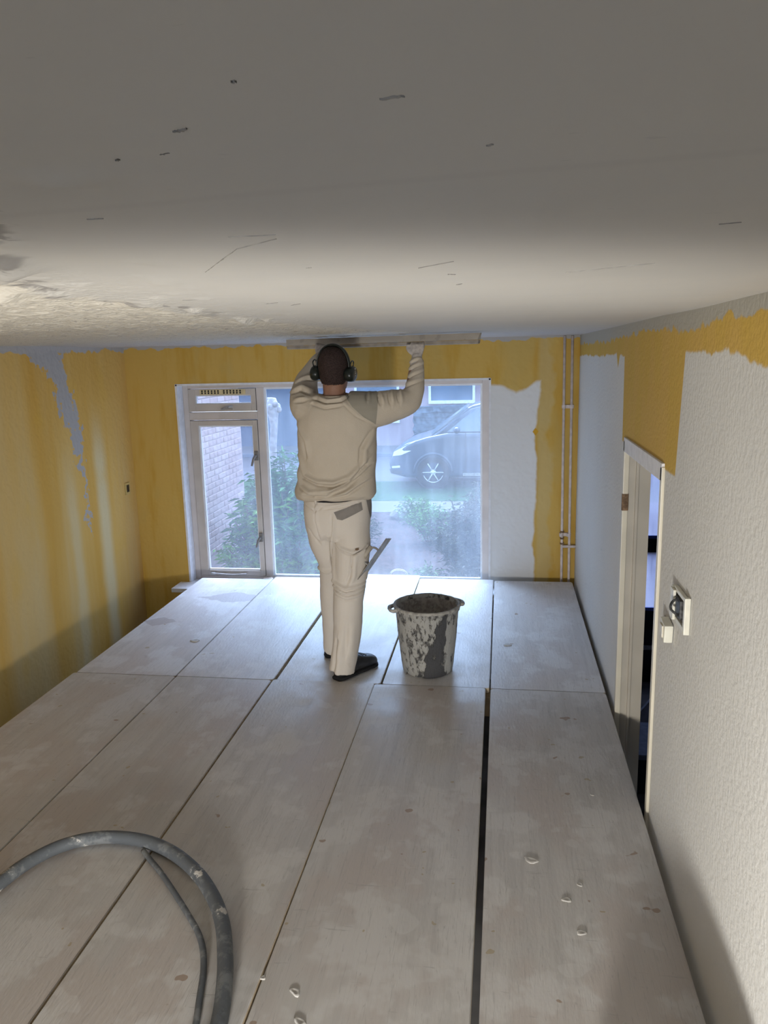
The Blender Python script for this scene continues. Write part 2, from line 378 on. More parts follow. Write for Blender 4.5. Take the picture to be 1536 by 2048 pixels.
gridv = np.stack([GX, GY, ZC + rel], -1).reshape(-1, 3); nx, ny = len(gx), len(gy_)
ii = (np.arange(ny - 1)[:, None] * nx + np.arange(nx - 1)[None]).ravel()
faces = np.stack([ii, ii + nx, ii + nx + 1, ii + 1], 1).tolist()
nb = len(gridv)
cv = [(x, y, z) for z in (ZC + .03, ZC + .2) for y in (YB - .3, YF + .3) for x in (XL - .3, HX + .3)]
cf = [[nb + i for i in q] for q in ((0, 2, 3, 1), (4, 5, 7, 6), (0, 1, 5, 4), (2, 6, 7, 3), (0, 4, 6, 2), (1, 3, 7, 5))]
me = bpy.data.meshes.new('ceiling'); me.from_pydata(gridv.tolist() + cv, [], faces + cf); me.polygons.foreach_set('use_smooth', [True] * len(faces) + [False] * 6)
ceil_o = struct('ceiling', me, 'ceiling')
mark_dark = plain('dark_trowel_drag', (.26, .25, .235), .8, .2, .2, 60); mark_soft = plain('grey_trowel_drag', (.40, .385, .36), .8, .2, .2, 60)
def drag(x0, y0, x1, y1, w, k):                         # plaster dragged by the blade: a thin ragged ridge under the ceiling
    if k > .65 or w > .0025: x0, y0, x1, y1 = x0 * .75 + x1 * .25, y0 * .75 + y1 * .25, x0 * .3 + x1 * .7, y0 * .3 + y1 * .7
    L = math.hypot(x1 - x0, y1 - y0); dx, dy = (x1 - x0) / L, (y1 - y0) / L; N = 9; bm = bmesh.new(); U, D = [], []
    for i in range(N):
        t = i / (N - 1); x, y = x0 + dx * L * t + random.uniform(-1, 1) * w * .3 * dy, y0 + dy * L * t + random.uniform(-1, 1) * w * .3 * dx
        hw = w * .55 * (math.sin(math.pi * (.06 + .88 * t)) ** .5) * random.uniform(.5, 1.1)
        z = ZC + float((vnoise(np.array([x]), np.array([y]), 1.7, 5)[0] - .5) * .004)
        row = [bm.verts.new((x - dy * hw * q, y + dx * hw * q, z - dz)) for q, dz in ((-1, -.001), (-.5, .0008), (.5, .0008), (1, -.001))]
        U.append(row)
    for A, B in zip(U, U[1:]):
        for q in range(3): bm.faces.new((A[q], A[q + 1], B[q + 1], B[q]))
    put('trowel_mark', bm, mark_dark if k > .65 else mark_soft, ceil_o)
for a in ((-.378, .991, -.27, .80, .0018, .6), (-.27, .80, -.212, .745, .0018, .45), (-.138, 1.089, -.027, .958, .002, .8), (-.165, .392, -.146, .384, .0035, .9), (-.188, .429, -.174, .425, .0028, .8), (-.215, .435, -.208, .432, .003, .8),
          (-.110, .329, -.105, .327, .003, .8), (-.012, .456, -.002, .450, .003, .6), (.185, .79, .225, .775, .0035, .8), (-.085, 1.15, -.06, 1.17, .006, .7), (-.25, .72, -.205, .72, .002, .6), (-.08, 1.33, -.06, 1.31, .006, .8), (-.25, 1.0, -.235, .99, .004, .6),
          (-.62, 1.42, -.50, 1.43, .004, .8), (-.50, 1.60, -.43, 1.56, .010, .7), (-.46, 1.68, -.40, 1.60, .008, .7), (-.06, .365, -.035, .36, .003, .5), (.09, 1.20, .20, 1.12, .002, .35), (-.33, .60, -.30, .60, .003, .6)): drag(*a)
ZT = ZC + .02
WX0, WX1, WZ0, WZ1 = -2.518, -.085, -.10, 1.497          # window opening
DX0, DX1, DZ1 = .86, 1.70, 1.27                         # front door opening of the hall
struct('wall_far', boxes((XL - .3, WX0, YF, YF + .28, ZF, ZT), (WX0, WX1, YF, YF + .28, WZ1, ZT), (WX0, WX1, YF, YF + .28, ZF, WZ0),
       (WX1, DX0, YF, YF + .28, ZF, ZT), (DX0, DX1, YF, YF + .28, DZ1, ZT), (DX1, HX + .3, YF, YF + .28, ZF, ZT)), 'far')
struct('wall_left', boxes((XL - .28, XL, YB - .3, YF + .28, ZF, ZT)), 'left')
OY0, OY1, OZ = 2.722, 3.572, 1.285                      # doorway to the hall
struct('wall_right', boxes((XR, XR + .1, YB - .3, OY0, ZF, ZT), (XR, XR + .1, OY1, YF, ZF, ZT), (XR, XR + .1, OY0, OY1, OZ, ZT)), 'right')
hallm = plain('hall_wall_paint', (.55, .56, .60), .85, .2, .05, 3)
struct('wall_hall', boxes((HX, HX + .2, YB - .3, YF + .28, ZF, ZT), (XR + .1, HX, 1.3, 1.45, ZF, ZT)), hallm)
struct('wall_back', boxes((XL, -2.4, YB - .25, YB, ZF, ZT), (.2, XR, YB - .25, YB, ZF, ZT), (-2.4, .2, YB - .25, YB, 1.25, ZT), (-2.4, .2, YB - .25, YB, ZF, -.75)), plain('back_wall_paint', (.42, .36, .26), .85, .2, .08, 3))

# ------------------------------------------------------------------ window in the far wall
FY0, FY1 = 5.905, 5.985                                # frame front and back
win = bpy.data.objects.new('window_1', None); C.objects.link(win); win.location = (-1.3, FY0, WZ0 + ZP); win['_inv'] = (1.3, -FY0, -WZ0)
win['kind'] = 'structure'; win['label'] = 'cream painted window with casement, vent light and large fixed pane'
def wp(name, bm, mat, parent=None, **k): return put(name, bm, mat, parent or win, **k)
wp('window_reveal', boxes((WX0 - .004, WX0 + .012, YF - .003, FY0, WZ0, WZ1), (WX0, WX1, YF - .003, FY0, WZ1 - .012, WZ1 + .004), (WX1 - .012, WX1 + .004, YF - .003, FY0, WZ0, WZ1)), 'reveal')
TOPZ = 1.458
wp('frame_jamb', boxes((WX0 + .012, -2.462, FY0, FY1, WZ0, WZ1 - .012), bev=.004), 'frame')
wp('frame_jamb', boxes((-.148, WX1 - .012, FY0, FY1, WZ0, WZ1 - .012), bev=.004), 'frame')
wp('frame_head', boxes((-2.462, -.148, FY0, FY1, TOPZ, WZ1 - .012), bev=.004), 'frame')
wp('frame_sill', boxes((-2.462, -.148, FY0, FY1, WZ0, -.070), bev=.004), 'frame')
wp('mullion', boxes((-1.903, -1.842, FY0, FY1, -.070, TOPZ), bev=.004), 'frame')
wp('transom', boxes((-2.462, -1.903, FY0, FY1, 1.212, 1.272), bev=.004), 'frame')
def sash(name, x0, x1, z0, z1, wl, wr, wb, wt):
    y0, y1 = FY0 - .008, FY0 + .05
    s = wp(name, boxes((x0, x0 + wl, y0, y1, z0, z1), (x1 - wr, x1, y0, y1, z0, z1), (x0 + wl, x1 - wr, y0, y1, z0, z0 + wb), (x0 + wl, x1 - wr, y0, y1, z1 - wt, z1), bev=.003), 'sash')
    return s, (x0 + wl, x1 - wr, z0 + wb, z1 - wt)
def glaze(par, x0, x1, z0, z1, mat, y=FY0 + .03, bw=.010):
    put('glazing_bead', boxes((x0, x0 + bw, y - .022, y, z0, z1), (x1 - bw, x1, y - .022, y, z0, z1), (x0 + bw, x1 - bw, y - .022, y, z0, z0 + bw), (x0 + bw, x1 - bw, y - .022, y, z1 - bw, z1)), 'bead', par)
    put('pane', boxes((x0, x1, y, y + .005, z0, z1)), mat, par)
vs_, r = sash('vent_sash', -2.458, -1.907, 1.278, 1.454, .055, .038, .060, .050); glaze(vs_, *r, 'glass_side', bw=.006)
cs_, r = sash('casement_sash', -2.458, -1.907, -.066, 1.206, .066, .038, .044, .040); glaze(cs_, *r, 'glass_side')
glaze(win, -1.842, -.148, -.070, TOPZ, 'glass', FY0 + .035, .014)
gr = put('vent_grille', boxes((-2.36, -1.985, FY0 - .014, FY0 - .006, 1.410, 1.450), bev=.002), 'grille', win)
bm = bmesh.new()
for k in range(6):
    for x0 in (-2.345, -2.165):
        for dz in (0, .016): box(bm, x0 + k * .0265, x0 + k * .0265 + .012, FY0 - .0165, FY0 - .013, 1.416 + dz, 1.429 + dz)
o = put('grille_slots', bm, 'black', gr)
def fastener(z, x=-1.925):
    bm = boxes((x - .014, x + .016, FY0 - .026, FY0 - .006, z - .036, z + .036), bev=.003)
    tube(bm, [(x, FY0 - .018, z + .005), (x, FY0 - .045, z), (x - .012, FY0 - .052, z - .02), (x - .030, FY0 - .050, z - .075)], [.009, .010, .010, .008], 8, 3)
    put('window_fastener', bm, plain('tarnished_fastener', (.20, .18, .16), .5, .4, .2, 50), cs_, smooth=False)['label'] = 'dull steel window fastener'
fastener(.925); fastener(.262)
bm = boxes((-2.37, -2.33, FY0 - .022, FY0 - .006, -.058, -.036)); tube(bm, [(-2.36, FY0 - .025, -.045), (-2.2, FY0 - .028, -.053), (-2.06, FY0 - .025, -.047)], .006, 8, 3)
put('casement_stay', bm, 'steel', cs_)
bm = boxes((-2.195, -2.10, FY0 - .018, FY0 - .006, 1.290, 1.302)); tube(bm, [(-2.18, FY0 - .02, 1.296), (-2.13, FY0 - .05, 1.312), (-2.085, FY0 - .04, 1.318)], .008, 8, 3)
put('vent_stay', bm, 'steel', vs_)
put('window_sill', boxes((-2.60, -.04, YF - .19, FY0, WZ0 - .03, WZ0 + .002), bev=.004), 'reveal', win)

# ------------------------------------------------------------------ doorway to the hall and the front door
door = bpy.data.objects.new('door_1', None); C.objects.link(door); door.location = (XR, OY0, 0); door['_inv'] = (-XR, -OY0, ZP)
door['kind'] = 'structure'; door['label'] = 'cream steel door frame without a door in the right wall'
X2 = XR + .10
put('jamb_lining', boxes((XR + .012, X2 + .01, OY1 - .018, OY1 + .01, ZF, OZ - .02)), 'jamb', door)
put('jamb_lining', boxes((XR + .012, X2 + .01, OY0 - .01, OY0 + .018, ZF, OZ - .02)), 'jamb', door)
put('head_lining', boxes((XR + .012, X2 + .01, OY0, OY1, OZ - .055, OZ + .01)), 'reveal', door)
put('jamb_edge', boxes((XR - .010, XR + .014, OY1 - .028, OY1 + .004, ZF, OZ), bev=.003), 'cream', door)
put('jamb_edge', boxes((XR - .010, XR + .014, OY0 - .006, OY0 + .024, ZF, OZ), bev=.003), 'cream', door)
put('head_edge', boxes((XR - .010, XR + .014, OY0, OY1, OZ - .05, OZ + .012), bev=.003), 'reveal', door)
put('door_stop', boxes((XR + .045, XR + .057, OY1 - .032, OY1 - .016, ZF, OZ - .05)), 'jamb', door)
put('strike_plate', boxes((XR - .013, XR + .016, OY1 - .031, OY1 - .016, .968, 1.045), bev=.004), 'rust', door)['label'] = 'rusty brown strike plate'
fd = bpy.data.objects.new('door_2', None); C.objects.link(fd); fd.location = (DX0, YF, 0); fd['_inv'] = (-DX0, -YF, ZP)
fd['kind'] = 'structure'; fd['label'] = 'dark front door with two frosted panes seen through the hall doorway'
navy = plain('dark_blue_door_paint', (.012, .013, .022), .4, .4, .2, 9)
yd = YF + .06
put('door_stile', boxes((DX0, DX0 + .10, yd, yd + .05, ZF, DZ1)), navy, fd); put('door_stile', boxes((DX1 - .10, DX1, yd, yd + .05, ZF, DZ1)), navy, fd)
put('door_rail', boxes((DX0 + .1, DX1 - .1, yd, yd + .05, .185, .290), (DX0 + .1, DX1 - .1, yd - .008, yd, .215, .26), bev=.003), navy, fd)
put('door_rail', boxes((DX0 + .1, DX1 - .1, yd, yd + .05, 1.17, DZ1)), navy, fd)
lp = put('lower_panel', boxes((DX0 + .1, DX1 - .1, yd, yd + .05, ZF, -.275)), navy, fd)
put('letter_plate', boxes((1.0, 1.4, yd - .012, yd, -.585, -.545), bev=.004), 'steel', lp)
put('pane', boxes((DX0 + .1, DX1 - .1, yd + .02, yd + .026, .29, 1.17)), 'frost', fd); put('pane', boxes((DX0 + .1, DX1 - .1, yd + .02, yd + .026, -.275, .185)), 'frost', fd)
blue = plain('blue_glazing_tape', (.10, .16, .55), .5, .3, .1)
put('pane_bead', boxes((DX0 + .1, DX1 - .1, yd + .008, yd + .02, .29, .312), (DX0 + .1, DX1 - .1, yd + .008, yd + .02, -.275, -.25)), blue, fd)

# ------------------------------------------------------------------ plank deck on trestles
rowy = 3.735
near_lab = ['leftmost of the near worn planks, under the outer bend of the hose',
            'second near plank from the yellow wall, crossed by the hose',
            'near plank running from the hose towards the shoes of the plasterer',
            'near plank directly in front of the plaster bucket, left of the wide dark gap',
            'near plank along the white right wall, dotted with raised plaster drips']
far_lab = ['leftmost far plank with grey damp stain, by the window casement', 'far plank left of the plasterer, below the window mullion',
           'far plank under the feet of the plasterer', 'far plank under the plaster bucket', 'far plank in the corner below the two heating pipes']
ex = [(-2.340, -1.745), (-1.740, -1.208), (-1.197, -.652), (-.648, -.073), (-.050, .520)]
exf = [(-2.330, -1.752), (-1.747, -1.202), (-1.180, -.622), (-.612, -.058), (-.050, .520)]
yend = [5.60, 5.66, 5.775, 5.69, 5.67]
def plank(x0, x1, y0, y1, z1, mat, label, tilt=0, rz=0):
    bm = bmesh.new(); w, l = (x1 - x0) / 2, (y1 - y0) / 2
    c = .014; pts = []
    for sx, sy in ((1, -1), (1, 1), (-1, 1), (-1, -1)):
        for k in range(3):
            a = math.atan2(sy, sx) - math.pi / 4 + k * math.pi / 4; pts.append((sx * (w - c) + c * math.cos(a), sy * (l - c) + c * math.sin(a)))
    prism(bm, pts, 'z', -.027, 0)
    for f in bm.faces: f.material_index = 0 if abs(f.normal.z) > .5 else 1
    top = [e for e in bm.edges if all(v.co.z > -.001 for v in e.verts)]
    bmesh.ops.bevel(bm, geom=top, offset=.0025, segments=2, affect='EDGES')
    o = put('scaffold_plank', bm, mat); o.data.materials.append(MT['ply_edge']); o.location = ((x0 + x1) / 2, (y0 + y1) / 2, z1 + ZP); o.rotation_euler = (0, tilt, rz)
    return tag(o, label, 'plank', 'planks of the work deck')
for k in range(5):
    plank(*ex[k], 0.65, rowy - .002, (0, .001, .006, .002, 0)[k], 'plank_near', near_lab[k], (0, .002, -.001, -.003, .001)[k], (.001, .0, -.001, .002, .0)[k])
    plank(*exf[k], rowy + .002, yend[k], (-.001, 0, .001, 0, -.001)[k], 'plank_stained' if k == 0 else 'plank_far', far_lab[k], (0, 0, .002, 0, -.001)[k], (0, .002, -.001, .001, 0)[k])
timber = plain('rough_trestle_timber', (.35, .26, .16), .8, .2, .2, 12)
tlab = ['wooden trestle under the near end of the deck', 'wooden trestle carrying the middle joint of the deck', 'wooden trestle under the window end of the deck']
for y, lb in zip((1.0, rowy, 5.35), tlab):
    t = thing('trestle', (-.9, y, ZF), lb, 'trestle', 'trestles under the deck')
    put('top_beam', boxes((-2.28, .46, y - .05, y + .05, -.13, -.030)), timber, t)
    for x in (-2.1, -.9, .3):
        for s in (-1, 1):
            bm = bmesh.new(); tube(bm, [(x, y + s * .22, ZF), (x, y + s * .03, -.10)], .03, 6); put('leg', bm, timber, t)
        put('tie', boxes((x - .01, x + .01, y - .14, y + .14, ZF + .25, ZF + .31)), timber, t)

# ------------------------------------------------------------------ heating pipes, sockets
pp = thing('heating_pipes', (.465, 5.76, ZF), 'pair of slim pinkish white heating pipes in the right corner', 'pipe')
for x in (.436, .490):
    bm = bmesh.new(); tube(bm, [(x + .010, 5.765, ZF), (x + .012, 5.765, 0), (x, 5.765, ZC - .006)], .0095, 12); put('riser', bm, 'pipe', pp, True)
for z in (1.285, .335):
    bm = boxes((.428, .512, 5.775, YF + .004, z - .012, z + .012)); tube(bm, [(.441, 5.765, z - .012), (.441, 5.765, z + .012)], .014, 10); tube(bm, [(.495, 5.765, z - .012), (.495, 5.765, z + .012)], .014, 10)
    put('pipe_clip', bm, 'pipe', pp)
bm = bmesh.new(); tube(bm, [(.447, 5.752, .25), (XR + .004, 5.752, .25)], .010, 10); put('branch_pipe', bm, 'pipe', pp, True)
for z in (.36, .31, .27):
    bm = bmesh.new(); tube(bm, [(.447, 5.765, z - .006), (.447, 5.765, z + .006)], .015, 10); put('rusty_coupling', bm, 'rust', pp, True)['label'] = 'rusty pipe coupling'
sk = thing('wall_socket', (XL, 5.65, .70), 'small bare socket box in the yellow left wall', 'socket')
put('back_box', boxes((XL, XL + .010, 5.615, 5.685, .655, .75), bev=.003), plain('yellow_dusted_plastic', (.58, .43, .16), .6, .3, .1), sk)
put('socket_hole', boxes((XL + .009, XL + .012, 5.632, 5.668, .675, .732)), 'black', sk)
white_pl = plain('ivory_switch_plastic', (.70, .68, .58), .4, .4, .06)
s1 = thing('wall_switch', (XR, 2.35, .91), 'opened double switch plate loose on the white right wall', 'switch')
put('mounting_frame', boxes((XR - .018, XR - .001, 2.262, 2.280, .853, .965), (XR - .018, XR - .001, 2.425, 2.443, .845, .955), (XR - .014, XR - .001, 2.28, 2.425, .852, .866), (XR - .014, XR - .001, 2.28, 2.425, .945, .958), bev=.003), white_pl, s1)
put('back_box', boxes((XR - .005, XR, 2.28, 2.425, .866, .945)), plain('dusty_box_grey', (.36, .35, .33), .8, .2, .3, 60), s1)
bm = boxes((XR - .016, XR - .004, 2.33, 2.395, .875, .935), bev=.004)
tube(bm, [(XR - .01, 2.35, .88), (XR - .035, 2.36, .90), (XR - .03, 2.37, .92), (XR - .01, 2.38, .93)], .004, 6, 3); put('switch_insert', bm, plain('dark_switch_insert', (.05, .05, .05), .5, .3, .6, 80), s1)
put('cover_plate', boxes((XR - .022, XR - .014, 2.395, 2.44, .855, .95), bev=.002), white_pl, s1)
s2 = thing('light_switch', (XR, 2.51, .79), 'small ivory switch hanging crooked beside the door frame', 'switch')
bm = boxes((XR - .030, XR - .002, 2.462, 2.535, .755, .815), bev=.006); bmesh.ops.rotate(bm, verts=bm.verts, cent=(XR, 2.5, .785), matrix=Matrix.Rotation(.12, 3, 'X')); put('switch_body', bm, white_pl, s2)
bm = boxes((XR - .035, XR - .029, 2.475, 2.515, .765, .805), bev=.003); put('rocker', bm, 'cream', s2)
put('back_plate', boxes((XR - .004, XR, 2.475, 2.60, .755, .80)), plain('grey_plate', (.45, .44, .41), .7, .3, .2, 40), s2)

# ------------------------------------------------------------------ bucket
bc = (-.392, 3.945)
bk = thing('plaster_bucket', (bc[0], bc[1], 0), 'large dark rubber bucket crusted with white plaster', 'bucket')
m = Mat('plaster_crusted_rubber', .8, .25)
crust = m.noise(34, (1, 1, .5), 6, .75); big = m.noise(6, (1, 1, .5), 4, .6, (3, 1, 0))
lx = m.x - bc[0]; ly = m.y - bc[1]
darkx = (lx - m.z.curve([(0, -.02), (.15, .02), (.26, .06), (.36, .10)]) + (big - .5) * .16).step(-.015, .02) & (lx + (big - .5) * .1).step(.125, .10)
cm = (crust + (big - .5) * .25 - darkx * .24).step(.35, .48)
inside = 1 - ((lx * lx + ly * ly) - 0.0).step(0, 1)
m.col((.075, .075, .078), (cm * .9, (.44, .43, .395)), (cm * m.noise(60).step(.55, .7) * .4, (.34, .33, .30)))
m.bump(crust + cm * .8, .007)
prof = [(.0, .0), (.118, .0), (.134, .012), (.140, .05), (.158, .22), (.168, .345), (.176, .352), (.178, .372), (.172, .380), (.162, .376), (.158, .345), (.148, .22), (.130, .03), (.0, .022)]
bm = bmesh.new(); lathe(bm, prof[1:-1], (*bc, .0005), 64)
bm.verts.ensure_lookup_table()
bmesh.ops.holes_fill(bm, edges=[e for e in bm.edges if e.is_boundary])
bmesh.ops.subdivide_edges(bm, edges=[e for e in bm.edges if abs(e.verts[0].co.z - e.verts[1].co.z) > .05], cuts=10)
for v in bm.verts:
    r = math.hypot(v.co.x - bc[0], v.co.y - bc[1])
    if .03 < v.co.z < .34 and r > .13:
        a = math.atan2(v.co.y - bc[1], v.co.x - bc[0]); k = 1 + .012 * math.sin(a * 17 + v.co.z * 60) * math.sin(v.co.z * 95 + a * 7) * random.random()
        v.co.x = bc[0] + (v.co.x - bc[0]) * k; v.co.y = bc[1] + (v.co.y - bc[1]) * k
put('bucket_body', bm, m.m, bk, True)
mi = plain('dried_plaster_film', (.36, .33, .305), .85, .2, .25, 45)
mrim = plain('plaster_smeared_rim', (.36, .345, .31), .7, .25, .25, 40)
bm = bmesh.new(); lathe(bm, [(.1635, .378), (.1570, .345), (.1545, .31), (.1475, .22), (.1295, .034)], (*bc, 0), 64); put('bucket_lining', bm, mi, bk, True)
bm = bmesh.new(); tube(bm, [(bc[0] + .172 * math.cos(a), bc[1] + .172 * math.sin(a), .372 + random.uniform(-.0015, .0015)) for a in (2 * math.pi * k / 48 for k in range(49))], .0095, 8); put('rim', bm, mrim, bk, True)
for a in (math.radians(197), math.radians(27)):
    bm = bmesh.new(); c_, s_ = math.cos(a), math.sin(a)
    tube(bm, [(bc[0] + .170 * math.cos(a + d), bc[1] + .170 * math.sin(a + d), .366) for d in (-.30, -.28)] +
         [(bc[0] + r_ * math.cos(a + d), bc[1] + r_ * math.sin(a + d), .360) for d, r_ in ((-.2, .196), (0, .202), (.2, .196))] +
         [(bc[0] + .170 * math.cos(a + d), bc[1] + .170 * math.sin(a + d), .366) for d in (.28, .30)], [(.012, .009)] * 7, 8, 4)
    put('grip', bm, mrim, bk, True)

# ------------------------------------------------------------------ hoses
m = Mat('plaster_stained_rubber', .6, .35); n = m.noise(14, (1, 1, 1), 5, .65); n2 = m.noise(6, detail=3)
m.col((.105, .115, .125), (n.step(.50, .62) * .6, (.24, .25, .25)), ((n + n2 * .6).step(.93, .97), (.56, .54, .50))); m.bump(n, .004); MT['hose'] = m.m
hp = [(-1.52, 1.30), (-1.60, 1.62), (-1.628, 1.85), (-1.604, 2.011), (-1.572, 2.127), (-1.505, 2.225), (-1.395, 2.282), (-1.253, 2.283), (-1.121, 2.236), (-.994, 2.147), (-.892, 2.038), (-.817, 1.924), (-.762, 1.797), (-.728, 1.695), (-.702, 1.59), (-.680, 1.45), (-.66, 1.25)]
bm = bmesh.new(); tube(bm, [(x, y, .0315) for x, y in hp], .0225, 16, 6)
tag(put('plaster_hose', bm, 'hose', None, True), 'thick dark rubber pump hose looping over the near planks', 'hose')
bm = bmesh.new(); tube(bm, [(-1.222, 2.246, .0175), (-1.180, 2.205, .0175), (-1.097, 2.128, .0175), (-.955, 1.978, .0175), (-.868, 1.875, .0175), (-.818, 1.775, .0175), (-.785, 1.66, .0175), (-.757, 1.55, .0175), (-.735, 1.40, .0175), (-.72, 1.25, .0175)], .0092, 10, 5)
tag(put('water_hose', bm, 'hose', None, True), 'thin grey hose lying straight inside the loop of the thick hose', 'hose')

# ------------------------------------------------------------------ person
m = Mat('beige_sweatshirt_cotton', .95, .1); n = m.noise(180, detail=2); n2 = m.noise(5)
st = m.noise(14, off=(2, 2, 9)).step(.78, .80)
m.col((.555, .487, .395), (n2.step(.4, .7) * .3, (.52, .46, .377)), (st * .5, (.30, .24, .16))); m.bump(n, .0008); MT['sweat'] = m.m
m = Mat('grey_panel_cotton', .95, .1); m.col((.32, .295, .245), (m.noise(6).step(.3, .7) * .3, (.285, .265, .22))); MT['panel'] = m.m
m = Mat('white_work_trousers', .95, .1); n2 = m.noise(6); st = m.noise(11, off=(1, 7, 2)).step(.68, .74)
m.col((.68, .62, .545), (n2.step(.4, .7) * .35, (.63, .575, .505)), (st * .25, (.52, .46, .39))); m.bump(m.noise(160, detail=2), .0008); MT['trouser'] = m.m
MT['patchgrey'] = plain('grey_trouser_panel', (.25, .23, .21), .9, .1, .08)
MT['skin'] = plain('skin', (.27, .145, .098), .55, .35, .08, 30)
MT['hair'] = plain('cropped_dark_hair', (.035, .022, .020), .75, .25, .5, 220, bump=.004)
MT['dusty'] = plain('plaster_dusted_skin', (.52, .47, .43), .8, .2, .12, 60)
MT['leather'] = plain('scuffed_black_leather', (.022, .022, .024), .45, .4, .45, 26, bump=.003)
MT['sole'] = plain('black_rubber_sole', (.014, .014, .015), .75, .2, .3)
MT['muff'] = plain('black_ear_defender_plastic', (.010, .014, .012), .32, .5, .2)
pr = thing('person', (-.86, 3.93, 0), 'plasterer seen from behind in beige sweatshirt and white work trousers smoothing the ceiling', 'person')
# joints
shR, elR, wrR = (-.690, 3.935, 1.425), (-.468, 4.045, 1.437), (-.446, 4.160, 1.675)
shL, elL, wrL = (-1.005, 3.945, 1.430), (-1.055, 4.125, 1.545), (-1.005, 4.330, 1.685)
hc = (-.852, 3.950)
# body: one continuous surface
bm = bmesh.new()
stack(bm, interp_rows([(.79, -.86, 3.945, .09, .06), (.83, -.857, 3.94, .145, .105), (.95, -.857, 3.945, .135, .095), (1.10, -.852, 3.945, .135, .09), (1.28, -.85, 3.94, .16, .10), (1.40, -.85, 3.935, .165, .09), (1.455, -.85, 3.935, .12, .075), (1.48, -.852, 3.937, .07, .06)], 3), 28)
tube(bm, [(-.852, 3.935, 1.42), (-.852, 3.938, 1.49), (-.853, 3.945, 1.56)], [.066, .058, .060], 20, 3)
for s, a, b, c in ((1, shR, elR, wrR), (-1, shL, elL, wrL)):
    tube(bm, [a, tuple((np.array(a) + b) / 2), b, tuple((np.array(b) * .6 + np.array(c) * .4)), c], [.055, .05, .042, .040, .027], 14, 4)
for hip, kn, an in (((-.775, 3.93, .80), (-.798, 3.875, .42), (-.838, 3.83, .09)), ((-.94, 3.95, .80), (-.925, 4.04, .44), (-.930, 4.105, .09))):
    tube(bm, [hip, tuple((np.array(hip) + kn) / 2), kn, tuple(np.array(kn) * .6 + np.array(an) * .4), an], [.060, .060, .050, .050, .036], 16, 4)
    ell(bm, (an[0] + .01, an[1] + .03, .055), (.035, .07, .035), 14)
# head, tipped back a little, built facing +y
hb = bmesh.new()
stack(hb, interp_rows([(1.500, 0, .045, .030, .030), (1.515, 0, .035, .050, .055), (1.545, 0, .012, .062, .082), (1.585, 0, .002, .070, .094), (1.625, 0, -.002, .0735, .099), (1.665, 0, -.006, .0725, .097), (1.700, 0, -.010, .060, .082), (1.722, 0, -.012, .040, .056), (1.731, 0, -.012, .014, .022)], 4), 32)
tube(hb, [(0, .088, 1.625), (0, .112, 1.588), (0, .106, 1.574)], [.010, .016, .013], 10, 3)                 # nose
ell(hb, (0, .072, 1.556), (.026, .020, .006), 12); ell(hb, (0, .070, 1.546), (.024, .020, .006), 12)         # lips
ell(hb, (0, .062, 1.515), (.026, .026, .016), 12)                                                           # chin
for s in (-1, 1):
    ell(hb, (s * .030, .082, 1.632), (.026, .012, .008), 12); ell(hb, (s * .043, .066, 1.588), (.022, .020, .018), 12)
    ell(hb, (s * .030, .079, 1.615), (.013, .012, .011), 12)
    ell(hb, (s * .074, -.008, 1.600), (.010, .022, .034), 14)
HM = Matrix.Translation((hc[0], hc[1], 1.56)) @ Matrix.Rotation(math.radians(-6), 4, 'Z') @ Matrix.Rotation(math.radians(7), 4, 'X') @ Matrix.Rotation(math.radians(3), 4, 'Y') @ Matrix.Translation((0, 0, -1.56))
bmesh.ops.transform(hb, matrix=HM, verts=hb.verts)
tmp = bpy.data.meshes.new('t'); hb.to_mesh(tmp); hb.free(); bm.from_mesh(tmp)
# hands: palm, four unequal bent fingers closing on the straightedge, thumb on the side
def hand(bm, w, side):
    w = np.array(w); up = np.array((0, .35, .94)); acr = np.array((1, .10, 0)) * side; fr = np.array((0, .94, -.35))
    P = lambda u, a, f: tuple(w + up * u + acr * a + fr * f)
    tube(bm, [P(-.02, 0, 0), P(.01, 0, 0), P(.035, 0, 0), P(.062, 0, .004)], [(.024, .020), (.030, .018), (.038, .015), (.037, .013)], 14, 3, up=(0, 1, 0))
    for k, (a, L) in enumerate(((-.028, .85), (-.010, 1.0), (.009, .95), (.027, .75))):
        tube(bm, [P(.050, a, .004), P(.066, a * 1.05, .006 + .004 * L), P(.076 + .004 * L, a * 1.08, .030 * L), P(.070, a * 1.08, .050 * L), P(.056, a * 1.05, .058 * L)], [.0095, .0095, .0088, .0080, .0070], 10, 3)
    tube(bm, [P(.012, -.024, .0), P(.030, -.044, .004), P(.048, -.052, .010), P(.066, -.050, .006)], [.012, .011, .010, .0085], 10, 3)
hand(bm, wrR, 1); hand(bm, wrL, -1)
body = remesh(bm, .0055, 3, .5); body.name = 'body'
bo = put('body', body, 'skin', pr); body.materials.append(MT['dusty'])
bv, bn = verts_np(body)
mi_ = np.zeros(len(body.polygons), np.int32)
for p in body.polygons:
    c_ = p.center
    if c_.z > 1.60 and (c_.x > -.60 or c_.y > 4.12): mi_[p.index] = 1
body.polygons.foreach_set('material_index', mi_)
# hair: cropped cap on the back and top of the head
HI = HM.inverted(); bmh = bmesh.new(); bmh.from_mesh(body)
dele = []
for f in bmh.faces:
    q = HI @ f.calc_center_median()
    if not (abs(q.x) < .12 and abs(q.y) < .14 and q.z > (1.552 if q.y < -.03 else 1.552 + (q.y + .03) * 1.30)): dele.append(f)
bmesh.ops.delete(bmh, geom=dele, context='FACES')
for v in bmh.verts: v.normal_update()
nn = [v.normal.copy() for v in bmh.verts]
for v, q in zip(bmh.verts, nn): v.co += q * (.0035 + .001 * random.random())
put('hair', bmh, 'hair', pr, True)
